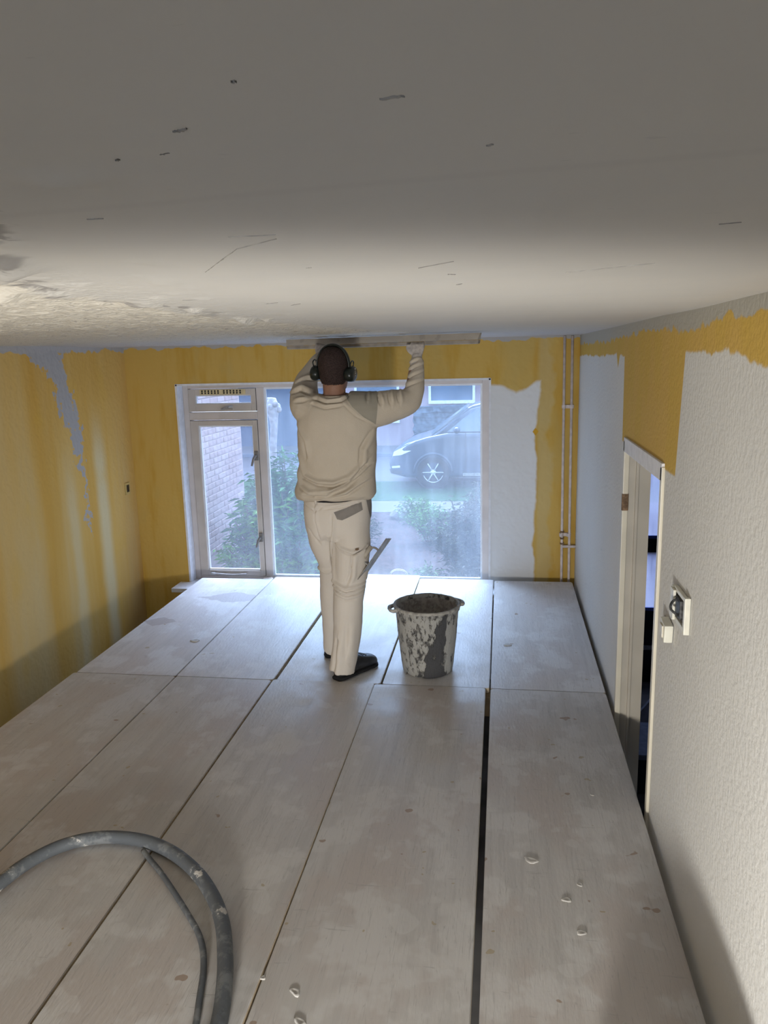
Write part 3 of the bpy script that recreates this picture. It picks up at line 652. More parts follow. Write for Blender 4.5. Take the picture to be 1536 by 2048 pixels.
# sweatshirt
bm = bmesh.new()
stack(bm, interp_rows([(.950, -.864, 3.945, .196, .135), (.966, -.864, 3.943, .210, .150), (1.00, -.864, 3.942, .212, .156), (1.06, -.856, 3.942, .203, .146), (1.15, -.850, 3.942, .203, .140), (1.27, -.848, 3.94, .206, .136), (1.36, -.848, 3.938, .205, .128), (1.42, -.846, 3.935, .185, .112), (1.455, -.848, 3.934, .140, .095), (1.482, -.850, 3.935, .078, .077)], 4), 44, 2.3)
tube(bm, [(-.76, 3.935, 1.40), (-.675, 3.945, 1.408), (-.56, 3.995, 1.425), (-.475, 4.043, 1.452), (-.448, 4.085, 1.53), (-.447, 4.125, 1.60), (-.446, 4.152, 1.658)], [.105, .095, .083, .066, .047, .040, .033], 20, 5)
tube(bm, [(-.95, 3.935, 1.40), (-1.005, 3.955, 1.425), (-1.035, 4.04, 1.480), (-1.045, 4.12, 1.545), (-1.035, 4.19, 1.60), (-1.02, 4.26, 1.645), (-1.008, 4.315, 1.675)], [.10, .088, .078, .064, .050, .042, .034], 20, 5)
sw = remesh(bm, .0055, 8, .5)
curves = [([(-1.05, 1.17), (-1.01, 1.075), (-.93, 1.045), (-.84, 1.04), (-.76, 1.07), (-.69, 1.14)], .008, .012),
          ([(-1.06, 1.10), (-1.03, 1.02), (-.96, .985)], .006, .011), ([(-1.0, .985), (-.88, .985), (-.78, 1.03), (-.66, 1.13)], .008, .013),
          ([(-.90, .965), (-.78, .99), (-.67, 1.06)], .006, .011), ([(-.95, 1.00), (-.85, 1.005), (-.76, 1.055), (-.67, 1.17)], .004, .010),
          ([(-.94, 1.475), (-.87, 1.452), (-.80, 1.462), (-.77, 1.48)], .006, .009), ([(-.95, 1.45), (-.88, 1.428), (-.80, 1.44)], .005, .009),
          ([(-.655, 1.30), (-.70, 1.22), (-.71, 1.13)], .006, .013), ([(-1.05, 1.33), (-1.0, 1.26), (-.99, 1.18)], .005, .014),
          ([(-.62, 1.49), (-.60, 1.44)], .006, .010), ([(-.57, 1.50), (-.555, 1.44)], .006, .010), ([(-.53, 1.51), (-.515, 1.45)], .006, .010), ([(-.68, 1.50), (-.67, 1.46)], .006, .009),
          ([(-.505, 1.545), (-.46, 1.575), (-.40, 1.60)], .0028, .008), ([(-.50, 1.585), (-.45, 1.62), (-.40, 1.635)], .0028, .008), ([(-.51, 1.515), (-.47, 1.53), (-.41, 1.55)], .003, .009), ([(-.49, 1.625), (-.44, 1.655)], .004, .007),
          ([(-1.09, 1.50), (-1.03, 1.52), (-.97, 1.50)], .006, .010), ([(-1.07, 1.55), (-1.02, 1.57), (-.96, 1.56)], .006, .010), ([(-1.05, 1.46), (-.99, 1.47)], .005, .010),
          ([(-.79, 1.45), (-.72, 1.385), (-.65, 1.345), (-.60, 1.335)], .003, .006)]
folds(sw, curves)
v, n = verts_np(sw); nz = (vnoise(v[:, 0], v[:, 2], 11, 8) + vnoise(v[:, 0] + 3, v[:, 2], 22, 9) * .5 - .75) * .008
hem = np.exp(-((v[:, 2] - .960) / .012) ** 2) * (vnoise(v[:, 0], v[:, 1], 20, 10) - .5) * .02
set_verts(sw, v + n * nz[:, None] + np.stack([0 * hem, 0 * hem, hem], 1))
sw.name = 'sweatshirt'; so = put('sweatshirt', sw, 'sweat', pr)
pn = put('shoulder_panel', patch(sw, ([(-.790, 1.500), (-.615, 1.53), (-.612, 1.47), (-.628, 1.340), (-.690, 1.378), (-.748, 1.432)], 3.86), .0025, .55), 'panel', so); pn['label'] = 'grey shoulder panel'
bm = bmesh.new(); tube(bm, [(-.850 + .071 * math.cos(a), 3.936 + .070 * math.sin(a), 1.480 + .006 * math.sin(a)) for a in (2 * math.pi * k / 32 for k in range(33))], [(.010, .012)] * 33, 8); put('collar', bm, 'sweat', so, True)
# trousers
bm = bmesh.new()
stack(bm, interp_rows([(.735, -.862, 3.945, .150, .095), (.78, -.860, 3.942, .170, .130), (.86, -.858, 3.940, .178, .138), (.92, -.857, 3.942, .177, .130), (.968, -.857, 3.944, .172, .122)], 4), 40, 2.3)
tube(bm, [(-.775, 3.935, .84), (-.780, 3.925, .72), (-.786, 3.900, .60), (-.797, 3.880, .48), (-.801, 3.868, .40), (-.811, 3.850, .22), (-.830, 3.835, .10), (-.842, 3.826, .030)], [(.090, .115), (.094, .112), (.090, .098), (.083, .090), (.080, .088), (.075, .088), (.070, .090), (.070, .094)], 26, 5, up=(0, 1, 0))
tube(bm, [(-.945, 3.945, .84), (-.935, 3.955, .72), (-.905, 3.99, .60), (-.915, 4.03, .48), (-.925, 4.05, .38), (-.928, 4.085, .20), (-.932, 4.105, .04)], [(.088, .11), (.086, .105), (.082, .09), (.078, .085), (.076, .082), (.072, .082), (.070, .088)], 26, 5, up=(0, 1, 0))
tr = remesh(bm, .0055, 7, .5)
folds(tr, [([(-.88, .515), (-.80, .485), (-.70, .50)], .008, .010), ([(-.87, .49), (-.80, .462), (-.71, .475)], .008, .010), ([(-.86, .46), (-.80, .44), (-.73, .445)], .005, .010),
           ([(-1.0, .555), (-.93, .54), (-.885, .555)], .007, .009), ([(-.885, .76), (-.83, .70), (-.76, .675), (-.70, .70)], .008, .009), ([(-.88, .74), (-.885, .62), (-.878, .50)], .008, .010),
           ([(-1.02, .93), (-.96, .90), (-.92, .92)], .004, .010), ([(-.90, .915), (-.83, .925), (-.74, .94)], .004, .008), ([(-.95, .93), (-.955, .85), (-.93, .76)], .004, .008),
           ([(-.86, .88), (-.865, .80), (-.882, .74)], .005, .008), ([(-.99, .80), (-.94, .73)], .005, .014), ([(-.85, .22), (-.86, .10), (-.87, .04)], .006, .018), ([(-.79, .30), (-.80, .15)], .005, .02), ([(-.76, .68), (-.77, .57), (-.79, .52)], .005, .012)])
v, n = verts_np(tr); nz = (vnoise(v[:, 0], v[:, 2], 13, 11) + vnoise(v[:, 0] + 3, v[:, 2], 25, 12) * .5 - .75) * .006; set_verts(tr, v + n * nz[:, None])
tr.name = 'trousers'; to = put('trousers', tr, 'trouser', pr)
put('pocket_flap', patch(tr, ([(-.848, .899), (-.703, .944), (-.697, .903), (-.806, .858), (-.832, .863)], 3.80), .003, .3), 'patchgrey', to)['label'] = 'grey rear pocket flap'
put('side_panel', patch(tr, ([(-.705, .965), (-.66, .965), (-.66, .86), (-.680, .84), (-.690, .90)], 3.90), .003, .9), 'patchgrey', to)['label'] = 'grey side panel'
put('leg_pocket', patch(tr, ([(-.775, .665), (-.68, .72), (-.68, .53), (-.77, .50)], 3.83), .004, .6), 'trouser', to)
put('pocket_tag', patch(tr, ([(-.745, .705), (-.727, .705), (-.727, .697), (-.745, .697)], 3.81), .006, .6), 'rust', to)
bm = bmesh.new(); tube(bm, [(-.858 + .180 * math.cos(a), 3.944 + .130 * math.sin(a), .962 + .008 * math.cos(a)) for a in (2 * math.pi * k / 48 for k in range(49))], [(.004, .016)] * 49, 8); put('belt', bm, 'black', to, True)
bm = bmesh.new(); tube(bm, [(-.945, 3.820, .938), (-.945, 3.814, .965), (-.946, 3.822, .985)], [(.006, .003)] * 3, 8, 2); put('belt_loop', bm, 'trouser', to, True)
# shoes
def shoe(heel, toe):
    h = np.array((*heel, 0.)); t = np.array((*toe, 0.)); d = (t - h); L = np.linalg.norm(d); d /= L; s = np.array((d[1], -d[0], 0))
    rows = [(0.0, .028, .075), (.03, .038, .105), (.10, .042, .118), (.15, .042, .108), (.20, .049, .090), (.25, .053, .080), (.285, .046, .070), (.306, .026, .050)]
    def build(bm, lo, tops, grow):
        rings = []
        for (u, w, top) in rows:
            c = h + d * (u / .306 * L); rr = []
            for k in range(16):
                a = 2 * math.pi * k / 16; cs, sn = math.cos(a), math.sin(a)
                zz = lo + ((tops(top) - lo) * .5) * (1 + math.copysign(abs(sn) ** .6, sn))
                rr.append(bm.verts.new(tuple(c + s * (w + grow) * math.copysign(abs(cs) ** .8, cs) * (1 - .25 * max(0, sn)) + np.array((0, 0, zz)))))
            rings.append(rr)
        for A, B in zip(rings, rings[1:]):
            for k in range(16): bm.faces.new((A[k], A[(k + 1) % 16], B[(k + 1) % 16], B[k]))
        bm.faces.new(rings[0][::-1]); bm.faces.new(rings[-1])
    bm = bmesh.new(); build(bm, .016, lambda q: q, 0); sh = put('shoe', bm, 'leather', pr, True)
    md = sh.modifiers.new('s', 'SUBSURF'); md.levels = md.render_levels = 1
    bm = bmesh.new(); build(bm, .003, lambda q: .026, .004); put('sole', bm, 'sole', sh, True)
    bm = bmesh.new()
    for u in (.17, .19, .21): 
        c = h + d * u; tube(bm, [tuple(c - s * .022 + np.array((0, 0, .100 - (u - .17) * .35))), tuple(c + np.array((0, 0, .106 - (u - .17) * .45))), tuple(c + s * .022 + np.array((0, 0, .100 - (u - .17) * .35)))], .003, 6)
    put('laces', bm, 'black', sh)
shoe((-.858, 3.752), (-.695, 3.998)); shoe((-.955, 4.050), (-.985, 4.345))
# ear defenders
ed_ = bpy.data.objects.new
bm = bmesh.new()
band = [(.086 * math.cos(a), -.012, 1.615 + .128 * math.sin(a) ** .8 if math.sin(a) > 0 else 1.615) for a in (math.pi * k / 20 for k in range(21))]
tube(bm, band, [(.006, .016)] * 21, 10, 2, up=(0, 1, 0)); bmesh.ops.transform(bm, matrix=HM, verts=bm.verts)
eo = put('ear_defenders', bm, 'muff', pr, True); eo['label'] = 'black ear defenders over the head'
for s in (-1, 1):
    bm = bmesh.new(); tube(bm, [(s * .066, -.010, 1.598), (s * .076, -.010, 1.598), (s * .086, -.010, 1.598), (s * .100, -.010, 1.598), (s * .112, -.010, 1.598), (s * .116, -.010, 1.598)], [(.034, .048), (.038, .056), (.039, .058), (.039, .058), (.033, .050), (.016, .028)], 20, 2, up=(0, 1, 0))
    bmesh.ops.transform(bm, matrix=HM, verts=bm.verts); put('ear_cup', bm, 'muff', eo, True)
    bm = bmesh.new(); tube(bm, [(s * .096, -.034, 1.63), (s * .100, -.040, 1.655), (s * .100, -.015, 1.665), (s * .100, .012, 1.655), (s * .096, .012, 1.63)], .0035, 6, 3); bmesh.ops.transform(bm, matrix=HM, verts=bm.verts); put('cup_yoke', bm, 'muff', eo, True)
    if s > 0:
        bm = bmesh.new()
        for k, (dz, w) in enumerate(((.022, .010), (.010, .006), (.0, .012), (-.012, .007))): box(bm, .1135, .1165, -.014, -.014 + w, 1.60 + dz, 1.606 + dz)
        bmesh.ops.transform(bm, matrix=HM, verts=bm.verts); put('cup_print', bm, 'steel', eo)

# straightedge held against the ceiling
sa, sb = np.array((-1.235, 4.455)), np.array((-.112, 4.135)); sd = (sb - sa) / np.linalg.norm(sb - sa); sn_ = np.array((sd[1], -sd[0]))
m = Mat('plaster_smeared_aluminium', .6, .4); n = m.noise(9, (1, 1, 3), 5); m.col((.44, .40, .35), (n.step(.4, .7) * .6, (.52, .48, .42)), (m.noise(20).step(.62, .7) * .5, (.30, .27, .24))); m.bump(n, .003); MT['alu'] = m.m
def bar(prof, mat, name, parent, cut=0.0):              # profile in (across towards room, z)
    bm = bmesh.new(); A, B = [], []
    for (a, z) in prof:
        sk_ = (z - 1.735) / .05 * cut
        p = sa + sn_ * a + sd * (cut - sk_) * .6; q = sb + sn_ * a - sd * (cut - sk_) * .4
        A.append(bm.verts.new((*p, z))); B.append(bm.verts.new((*q, z)))
    nn_ = len(prof); bm.faces.new(A); bm.faces.new(B[::-1])
    for i in range(nn_): bm.faces.new((A[i], B[i], B[(i + 1) % nn_], A[(i + 1) % nn_]))
    return put(name, bm, mat, parent)
se = thing('plastering_straightedge', (-.67, 4.29, 1.735), 'long aluminium straightedge pressed to the ceiling by the plasterer', 'straightedge')
bar([(-.020, 1.783), (.004, 1.783), (.026, 1.7485), (-.020, 1.7485)], 'alu', 'blade', se, .03)
bar([(-.015, 1.7465), (.018, 1.7465), (.020, 1.731), (.012, 1.727), (-.015, 1.730)], plain('dull_smeared_bar', (.30, .265, .225), .6, .3, .15, 20), 'grip_bar', se, .02)
# trowel tucked in the leg pocket
tw = thing('plastering_trowel', (-.66, 3.82, .65), 'steel plastering trowel stuck in the leg pocket of the trousers', 'trowel')
bm = bmesh.new(); a = np.array((-.588, 3.835, .758)); b = np.array((-.738, 3.800, .545)); d = (b - a) / np.linalg.norm(b - a); pv = np.array((-d[2], 0, d[0])); w = VIEW + .40 * pv; w = w - d * (w @ d); w /= np.linalg.norm(w); th = np.cross(d, w)
vv = [bm.verts.new(tuple(p + w * sw_ * .055 + w * .06 + th * st_ * .0012)) for p in (a, b) for sw_ in (-1, 1) for st_ in (-1, 1)]
for q in ((0, 1, 3, 2), (4, 6, 7, 5), (0, 4, 5, 1), (2, 3, 7, 6), (0, 2, 6, 4), (1, 5, 7, 3)): bm.faces.new([vv[i] for i in q])
put('blade', bm, plain('trowel_blade_steel', (.30, .265, .21), .5, .4, .25, 30, .3), tw)
bm = bmesh.new(); pc = lambda t, h_: tuple(a + (b - a) * t + w * .03 - th * h_)
hs = 1 if (th @ np.array((1, 0, 0))) > 0 else -1
pc = lambda t, h_: tuple(a + (b - a) * t + w * .035 - th * hs * h_)
tube(bm, [pc(.30, .002), pc(.30, .025), pc(.36, .040), pc(.62, .040), pc(.66, .022), pc(.66, .002)], .006, 8, 3); put('shank', bm, 'steel', tw, True)
bm = bmesh.new(); tube(bm, [pc(.32, .046), pc(.48, .048), pc(.66, .046)], [.012, .014, .012], 12, 3); put('handle', bm, plain('plastered_handle', (.40, .36, .30), .7, .2, .2), tw, True)

# ------------------------------------------------------------------ plaster drips and bits on the deck
drip = plain('dried_plaster_drip', (.52, .50, .47), .7, .25, .12, 60)
def blob(x, y, r, h, label, elong=1.0, ang=0.0, dark=None):
    bm = bmesh.new(); N = 14; ph = random.random() * 6
    rings = []
    h *= .55
    for f, zz in ((1.0, 0), (.86, .7), (.62, 1.0), (.3, .35)):
        rings.append([bm.verts.new((x + r * f * (1 + .16 * math.sin(3 * a + ph) + .08 * math.sin(5 * a)) * (math.cos(a) * elong * math.cos(ang) - math.sin(a) * math.sin(ang)), y + r * f * (1 + .16 * math.sin(3 * a + ph)) * (math.cos(a) * elong * math.sin(ang) + math.sin(a) * math.cos(ang)), .0015 + h * zz)) for a in (2 * math.pi * k / N for k in range(N))])
    for A, B in zip(rings, rings[1:]):
        for k in range(N): bm.faces.new((A[k], A[(k + 1) % N], B[(k + 1) % N], B[k]))
    bm.faces.new(rings[-1]); bm.faces.new(rings[0][::-1])
    tag(put('plaster_drip', bm, dark or drip, None, True), label, 'plaster drip', 'plaster drips on the planks')
rp = 'on the plank along the right wall'
for a in ((.105, 2.370, .017, .005, f'largest comma shaped plaster drip {rp}', 1.5, -.5), (.255, 2.263, .010, .004, f'small plaster drip beyond the oval one {rp}'),
          (.207, 2.187, .012, .004, f'flat oval plaster drip {rp}', 1.4), (.239, 2.049, .012, .004, f'round ringed plaster drip {rp}', 1.3),
          (.352, 2.795, .008, .003, f'tiny plaster drip close to the doorway {rp}'), (.318, 1.735, .010, .004, f'plaster drip at the bottom edge of the picture {rp}'),
          (-1.846, 4.256, .022, .008, 'brownish plaster crumb alone on the leftmost far plank', 1.3), (.038, 4.35, .020, .004, 'ring shaped plaster spot on the far corner plank right of the bucket', 1.2),
          (-1.158, 1.797, .009, .004, 'plaster drip left of the pair inside the hose loop'), (-1.007, 1.778, .010, .004, 'upper plaster drip of the pair inside the hose loop', 1.3), (-.963, 1.734, .008, .003, 'lower plaster drip of the pair inside the hose loop'),
          (-.544, 1.733, .011, .006, 'pointed white plaster chip near the bottom edge right of the hose', 1.8, -.7), (-.507, 1.641, .012, .007, 'white plaster chip at the very bottom of the picture', 1.7, -.6), (-.645, 1.769, .008, .006, 'plaster crumb stuck on the plank seam beside the hose')):
    blob(*a)
bm = bmesh.new(); ell(bm, (.29, 1.20, .10), (.17, .21, .10), 24); ell(bm, (.29, 1.12, .17), (.14, .15, .10), 20); ell(bm, (.30, 1.36, .06), (.15, .12, .06), 20)  # unseen sack, added to cast the wedge of shade on the right wall
unseen_sackm = remesh(bm, .012, 8); v, n = verts_np(unseen_sackm); v = v + n * ((vnoise(v[:, 0], v[:, 1], 14, 21) - .5) * .012)[:, None]; v[:, 2] = np.maximum(v[:, 2], .003); set_verts(unseen_sackm, v)
tag(put('unseen_sack', unseen_sackm, plain('unseen_sack_paper', (.42, .34, .24), .85, .2, .12, 20), None), 'unseen slumped paper sack added at the near end of the right plank for its shadow', 'sack')
# white cord loop showing behind the deck, scrap on the window sill
bm = bmesh.new(); tube(bm, [(-.88, 5.835, -.09), (-.86, 5.84, .0), (-.80, 5.845, .022), (-.74, 5.84, .0), (-.72, 5.835, -.09)], .007, 8, 5)
tag(put('bucket_handle', bm, 'bead', None, True), 'white curved handle peeking up behind the deck at the window', 'handle')
bm = boxes((-1.90, -1.83, 5.80, 5.87, WZ0 + .003, WZ0 + .035), bev=.006); bmesh.ops.rotate(bm, verts=bm.verts, cent=(-1.86, 5.84, WZ0 + .003), matrix=Matrix.Rotation(.5, 3, 'Z'))
tag(put('packing_scrap', bm, plain('peach_card', (.72, .60, .50), .8), None), 'small peach coloured scrap on the sill at the foot of the mullion', 'scrap')

# ------------------------------------------------------------------ hall behind the doorway
g = thing('leaning_panel', (1.05, 5.2, ZF), 'pale slanted panel leaning in the dark hall', 'panel')
bm = bmesh.new(); prism(bm, [(.86, ZF), (1.08, ZF), (1.22, -.50), (1.12, -.50)], 'y', 5.1, 5.13); put('panel_sheet', bm, plain('pale_blue_sheet', (.50, .52, .60), .6), g)
g = thing('storage_crate', (.98, 4.4, ZF), 'dark crate with grey lid on the hall floor', 'crate')
put('crate_body', boxes((.78, 1.18, 4.25, 4.65, ZF, ZF + .22), bev=.01), plain('dark_crate', (.03, .03, .035), .6), g); put('crate_lid', boxes((.77, 1.19, 4.24, 4.66, ZF + .22, ZF + .25), bev=.006), plain('grey_lid', (.16, .18, .24), .6), g)

# ------------------------------------------------------------------ outdoors
GZ = -.92
struct('patio_outside', boxes((-26, 22, -30, YB - .25, GZ - .30, GZ)), plain('grey_patio', (.30, .29, .28), .9, .2, .08, 3), 'grey patio behind the house')
struct('road_outside', boxes((-26, 22, 15.9, 40, GZ - .30, GZ - .02)), plain('grey_road_outside', (.105, .103, .11), .9, .2, .08, 3), 'pale grey road behind the parked car')
m = Mat('red_mulch', .95, .1); n = m.noise(20, detail=6, rough=.75); m.col((.055, .034, .030), (n.step(.4, .65), (.13, .085, .080)), (m.noise(3).step(.5, .7) * .5, (.05, .04, .03))); m.bump(n, .03)
struct('garden_bed_outside', boxes((-26, 22, YF + .28, 12.7, GZ - .30, GZ)), m.m, 'front garden bed of reddish bark mulch')
struct('pavement_outside', boxes((-26, 22, 12.7, 13.7, GZ - .30, GZ + .005)), plain('pale_pavement', (.115, .11, .11), .9, .2, .08, 4), 'pale pavement beyond the garden bed')
m = Mat('lawn_green', .95, .1); n = m.noise(14, detail=5); m.col((.022, .055, .022), (n.step(.4, .7), (.040, .085, .035))); m.bump(n, .03)
struct('lawn_outside', boxes((-26, 22, 13.7, 15.9, GZ - .30, GZ + .01)), m.m, 'green grass verge in front of the parked car')
# brick side wall seen through the casement
bw = struct('wall_outside', boxes((-3.26, -2.999, YF + .28, 8.66, GZ, 3.2)), plain('pale_mortar', (.46, .395, .385), .95, .1, .06), 'pale pinkish brick side wall outside the casement')
brk = [plain('pale_pink_brick', (.46, .375, .36), .9, .15, .1, 14), plain('rosy_brick', (.43, .345, .33), .9, .15, .12, 14), plain('whitish_brick', (.49, .41, .395), .9, .15, .08, 14)]
bmeshes = []
for mt in brk:
    b_ = to_mesh('brick', boxes((-.012, .012, -.105, .105, -.026, .026), bev=.004)); b_.materials.append(mt); bmeshes.append(b_)
cnt = 0; rest = bmesh.new()
for r_ in range(40):
    z = -.30 + r_ * .0625
    for c_ in range(12):
        y = YF + .40 + c_ * .22 + (.11 if r_ % 2 else 0)
        if y > 8.56: continue
        if r_ < 29 and cnt < 300:
            o = bpy.data.objects.new('brick', random.choice(bmeshes)); C.objects.link(o); o.parent = bw; o.location = (-3.006 + random.uniform(-.002, .002), y, z); cnt += 1
        else: box(rest, -3.02, -2.994, y - .105, y + .105, z - .026, z + .026)
o = put('upper_bricks', rest, brk[0], bw); o['kind'] = 'stuff'
# shrubs: blades on arching stems
leafm = []
for nm, c in (('bright_green_leaf', (.11, .28, .045)), ('deep_green_leaf', (.035, .15, .025)), ('dull_olive_leaf', (.058, .062, .03)), ('brown_green_leaf', (.045, .04, .025)), ('fresh_green_leaf', (.10, .22, .05))): leafm.append(plain(nm, c, .6, .3, .35, 9))
stemm = plain('brown_stem', (.12, .09, .06), .9)
def shrub(cx, cy, w, d, h, nst, nlf, mat, label, cat='shrub', leaf=.09, z0=GZ, group=None, into=None):
    t = into or thing('garden_shrub', (cx, cy, z0), label, cat, group); st = bmesh.new(); lf = bmesh.new()
    for i in range(nst):
        a = random.uniform(0, 6.28); rr = math.sqrt(random.random()); bx_, by_ = cx + .25 * w * rr * math.cos(a), cy + .25 * d * rr * math.sin(a)
        tx, ty = cx + w * rr * math.cos(a), cy + d * rr * math.sin(a); hh = h * (1 - .45 * rr * rr) * random.uniform(.75, 1.05)
        pts = [(bx_, by_, z0), (bx_ * .6 + tx * .4, by_ * .6 + ty * .4, z0 + hh * .6), (tx, ty, z0 + hh)]
        cp = catmull(pts, 4); tube(st, cp, .006, 4, 1)
        for j in range(nlf):
            k = random.randrange(2, len(cp)); p = np.array(cp[k]) + np.random.uniform(-.06, .06, 3); L = leaf * random.uniform(.6, 1.3)
            dr = np.random.normal(size=3); dr[2] = abs(dr[2]) * .4 - .15; dr /= np.linalg.norm(dr); sd_ = np.cross(dr, np.random.normal(size=3)); sd_ /= np.linalg.norm(sd_) + 1e-9; sd_ *= L * .13
            q = [p, p + dr * L * .45 + sd_, p + dr * L + np.array((0, 0, -.2 * L)), p + dr * L * .45 - sd_]
            lf.faces.new([lf.verts.new(tuple(x)) for x in q])
    f_ = put('foliage', lf, leafm[mat], t); put('stems', st, stemm, t); return t
big = shrub(-2.12, 7.55, .66, .55, 1.62, 110, 95, 1, 'tall feathery green shrub right outside the window mullion', leaf=.11)
shrub(-2.25, 7.25, .55, .42, 1.28, 60, 60, 0, None, leaf=.12, into=big)
shrub(-.35, 8.6, .50, .5, 1.02, 70, 80, 2, 'dull olive shrub outside the right edge of the big pane', leaf=.07)
shrub(-.30, 7.35, .40, .36, .62, 50, 70, 3, 'low brown shrub in the lower right corner of the big pane', leaf=.06)
shrub(-.95, 10.6, .42, .4, .55, 30, 60, 4, 'small fresh green shrub in the middle of the mulch bed', leaf=.07)
shrub(-1.35, 11.9, .28, .3, .42, 22, 50, 4, 'low green plant beside the pale stones', leaf=.07)
shrub(-.85, 8.5, .18, .2, .22, 14, 30, 4, 'tiny green tuft on the mulch close to the window', leaf=.06)
shrub(-.25, 10.8, .30, .4, .85, 40, 60, 2, 'grey green bush behind the olive shrub', leaf=.07)
shrub(-1.95, 10.3, .30, .3, .50, 24, 50, 2, 'greyish bush showing just right of the trouser leg', leaf=.07)
stone = plain('pale_stone', (.16, .145, .14), .9, .2, .15, 8)
for (x, y, r, lb) in ((-1.62, 12.2, .14, 'leftmost pale stone at the far edge of the mulch bed'), (-1.12, 12.3, .17, 'largest pale stone at the far edge of the mulch bed'), (-.85, 12.5, .11, 'small pale stone right of the largest one at the bed edge')):
    bm = bmesh.new(); bmesh.ops.create_icosphere(bm, subdivisions=2, radius=1, matrix=Matrix.Translation((x, y, GZ + r * .4)) @ Matrix.Diagonal((r * 1.3, r, r * .7, 1)))
    for v in bm.verts: v.co += Vector(np.random.uniform(-.12, .12, 3)) * r
    tag(put('garden_stone', bm, stone, None), lb, 'stone', 'stones edging the garden bed')
# pollarded trunk
t = thing('pollard_tree', (-2.74, 9.0, GZ), 'slim pale tree trunk with knobbly pruned top behind the green shrub', 'tree')
bm = bmesh.new(); tube(bm, [(-2.72, 9, GZ), (-2.71, 9, -.2), (-2.73, 9, .5), (-2.70, 9, .9), (-2.71, 9, 1.12), (-2.70, 9, 1.22)], [.055, .048, .044, .048, .078, .04], 12, 4)
bk_ = plain('pale_bark', (.44, .40, .41), .9, .15, .2, 18, bump=.01); put('trunk', bm, bk_, t, True)
bm = bmesh.new()
for k in range(7): a = k * .9; ell(bm, (-2.70 + .07 * math.cos(a), 9 + .07 * math.sin(a), 1.08 + .035 * (k % 4)), (.035, .035, .04), 8)
put('knobs', bm, bk_, t, True)
# parked car (nose to the left)
car = thing('parked_car', (.1, 15.9, GZ), 'dark blue grey family car parked across the street verge', 'car')
paint = plain('slate_blue_paint', (.030, .050, .078), .25, .6, .08); cglass = plain('dark_car_glass', (.10, .15, .20), .1, .7, .05)
y0, y1 = 15.0, 16.75; cz = GZ - .0
def side(pts): return [(x, z + cz) for x, z in pts]
lower = side([(-2.16, .30), (-2.20, .52), (-2.12, .74), (-1.85, .90), (-1.45, 1.02), (-1.05, 1.10), (2.15, 1.12), (2.32, 1.0), (2.34, .45), (2.25, .30), (1.9, .24), (-1.85, .22)])
bm = bmesh.new(); prism(bm, lower, 'y', y0, y1); bmesh.ops.bevel(bm, geom=[e for e in bm.edges if abs(e.verts[0].co.y - e.verts[1].co.y) < .01], offset=.09, segments=4, affect='EDGES', profile=.6)
put('car_body', bm, paint, car, True)
cabl = side([(-1.42, 1.00), (-.62, 1.58), (-.10, 1.70), (1.2, 1.72), (1.95, 1.62), (2.28, 1.08)])
bm = bmesh.new(); n_ = len(cabl); tops = [0, .16, .20, .20, .16, 0]
A = [bm.verts.new((x, y0 + .06 + q, z)) for (x, z), q in zip(cabl, tops)]; B = [bm.verts.new((x, y1 - .06 - q, z)) for (x, z), q in zip(cabl, tops)]
bm.faces.new(A); bm.faces.new(B[::-1])
for i in range(n_): bm.faces.new((A[i], B[i], B[(i + 1) % n_], A[(i + 1) % n_]))
bmesh.ops.bevel(bm, geom=bm.edges[:], offset=.05, segments=3, affect='EDGES'); put('cabin', bm, paint, car, True)
def slab(name, pts, ya, yb, lean=.0, mat=cglass, th=.012):
    bm = bmesh.new(); pts = side(pts); zmin = min(p[1] for p in pts); zmax = max(p[1] for p in pts)
    A = [bm.verts.new((x, ya + (yb - ya) * (z - zmin) / (zmax - zmin + 1e-6), z)) for x, z in pts]; B = [bm.verts.new((v.co.x, v.co.y + th, v.co.z)) for v in A]; n2_ = len(pts)
    bm.faces.new(A); bm.faces.new(B[::-1])
    for i in range(n2_): bm.faces.new((A[i], B[i], B[(i + 1) % n2_], A[(i + 1) % n2_]))
    return put(name, bm, mat, car)
slab('side_window', [(-1.05, 1.12), (-.55, 1.52), (-.02, 1.60), (-.02, 1.12)], y0 + .05, y0 + .19); slab('side_window', [(.06, 1.12), (.06, 1.61), (1.0, 1.62), (1.0, 1.12)], y0 + .05, y0 + .20)
bm = bmesh.new(); q = [(-1.36, y0 + .16, 1.08 + cz), (-1.36, y1 - .16, 1.08 + cz), (-.68, y1 - .28, 1.575 + cz), (-.68, y0 + .28, 1.575 + cz)]
A = [bm.verts.new((x - .012, y, z + .012)) for x, y, z in q]; B = [bm.verts.new((x + .02, y, z - .02)) for x, y, z in q]; bm.faces.new(A); bm.faces.new(B[::-1])
for i in range(4): bm.faces.new((A[i], B[i], B[(i + 1) % 4], A[(i + 1) % 4]))
put('windscreen', bm, cglass, car)
hl = plain('headlight_lens', (.75, .80, .85), .08, .9, .1, 30)
slab('headlight', [(-2.12, .66), (-2.10, .74), (-1.72, .93), (-1.55, .93), (-1.66, .80), (-1.95, .68)], y0 - .012, y0 + .02, mat=hl, th=.05)
slab('fog_light', [(-2.14, .46), (-1.98, .47), (-1.98, .43), (-2.14, .42)], y0 - .006, y0 - .006, mat=hl, th=.05)
slab('lower_grille', [(-2.19, .40), (-1.95, .36), (-1.95, .31), (-2.16, .31)], y0 - .004, y0 - .004, mat='black', th=.05)
tyre = plain('tyre_rubber', (.02, .02, .022), .8, .2); hub = plain('silver_hubcap', (.60, .62, .64), .35, .6, .08, 20, .3)
slab('side_sill', [(-.75, .26), (-.75, .32), (1.2, .32), (1.2, .26)], y0 - .006, y0 - .006, mat='steel', th=.03)
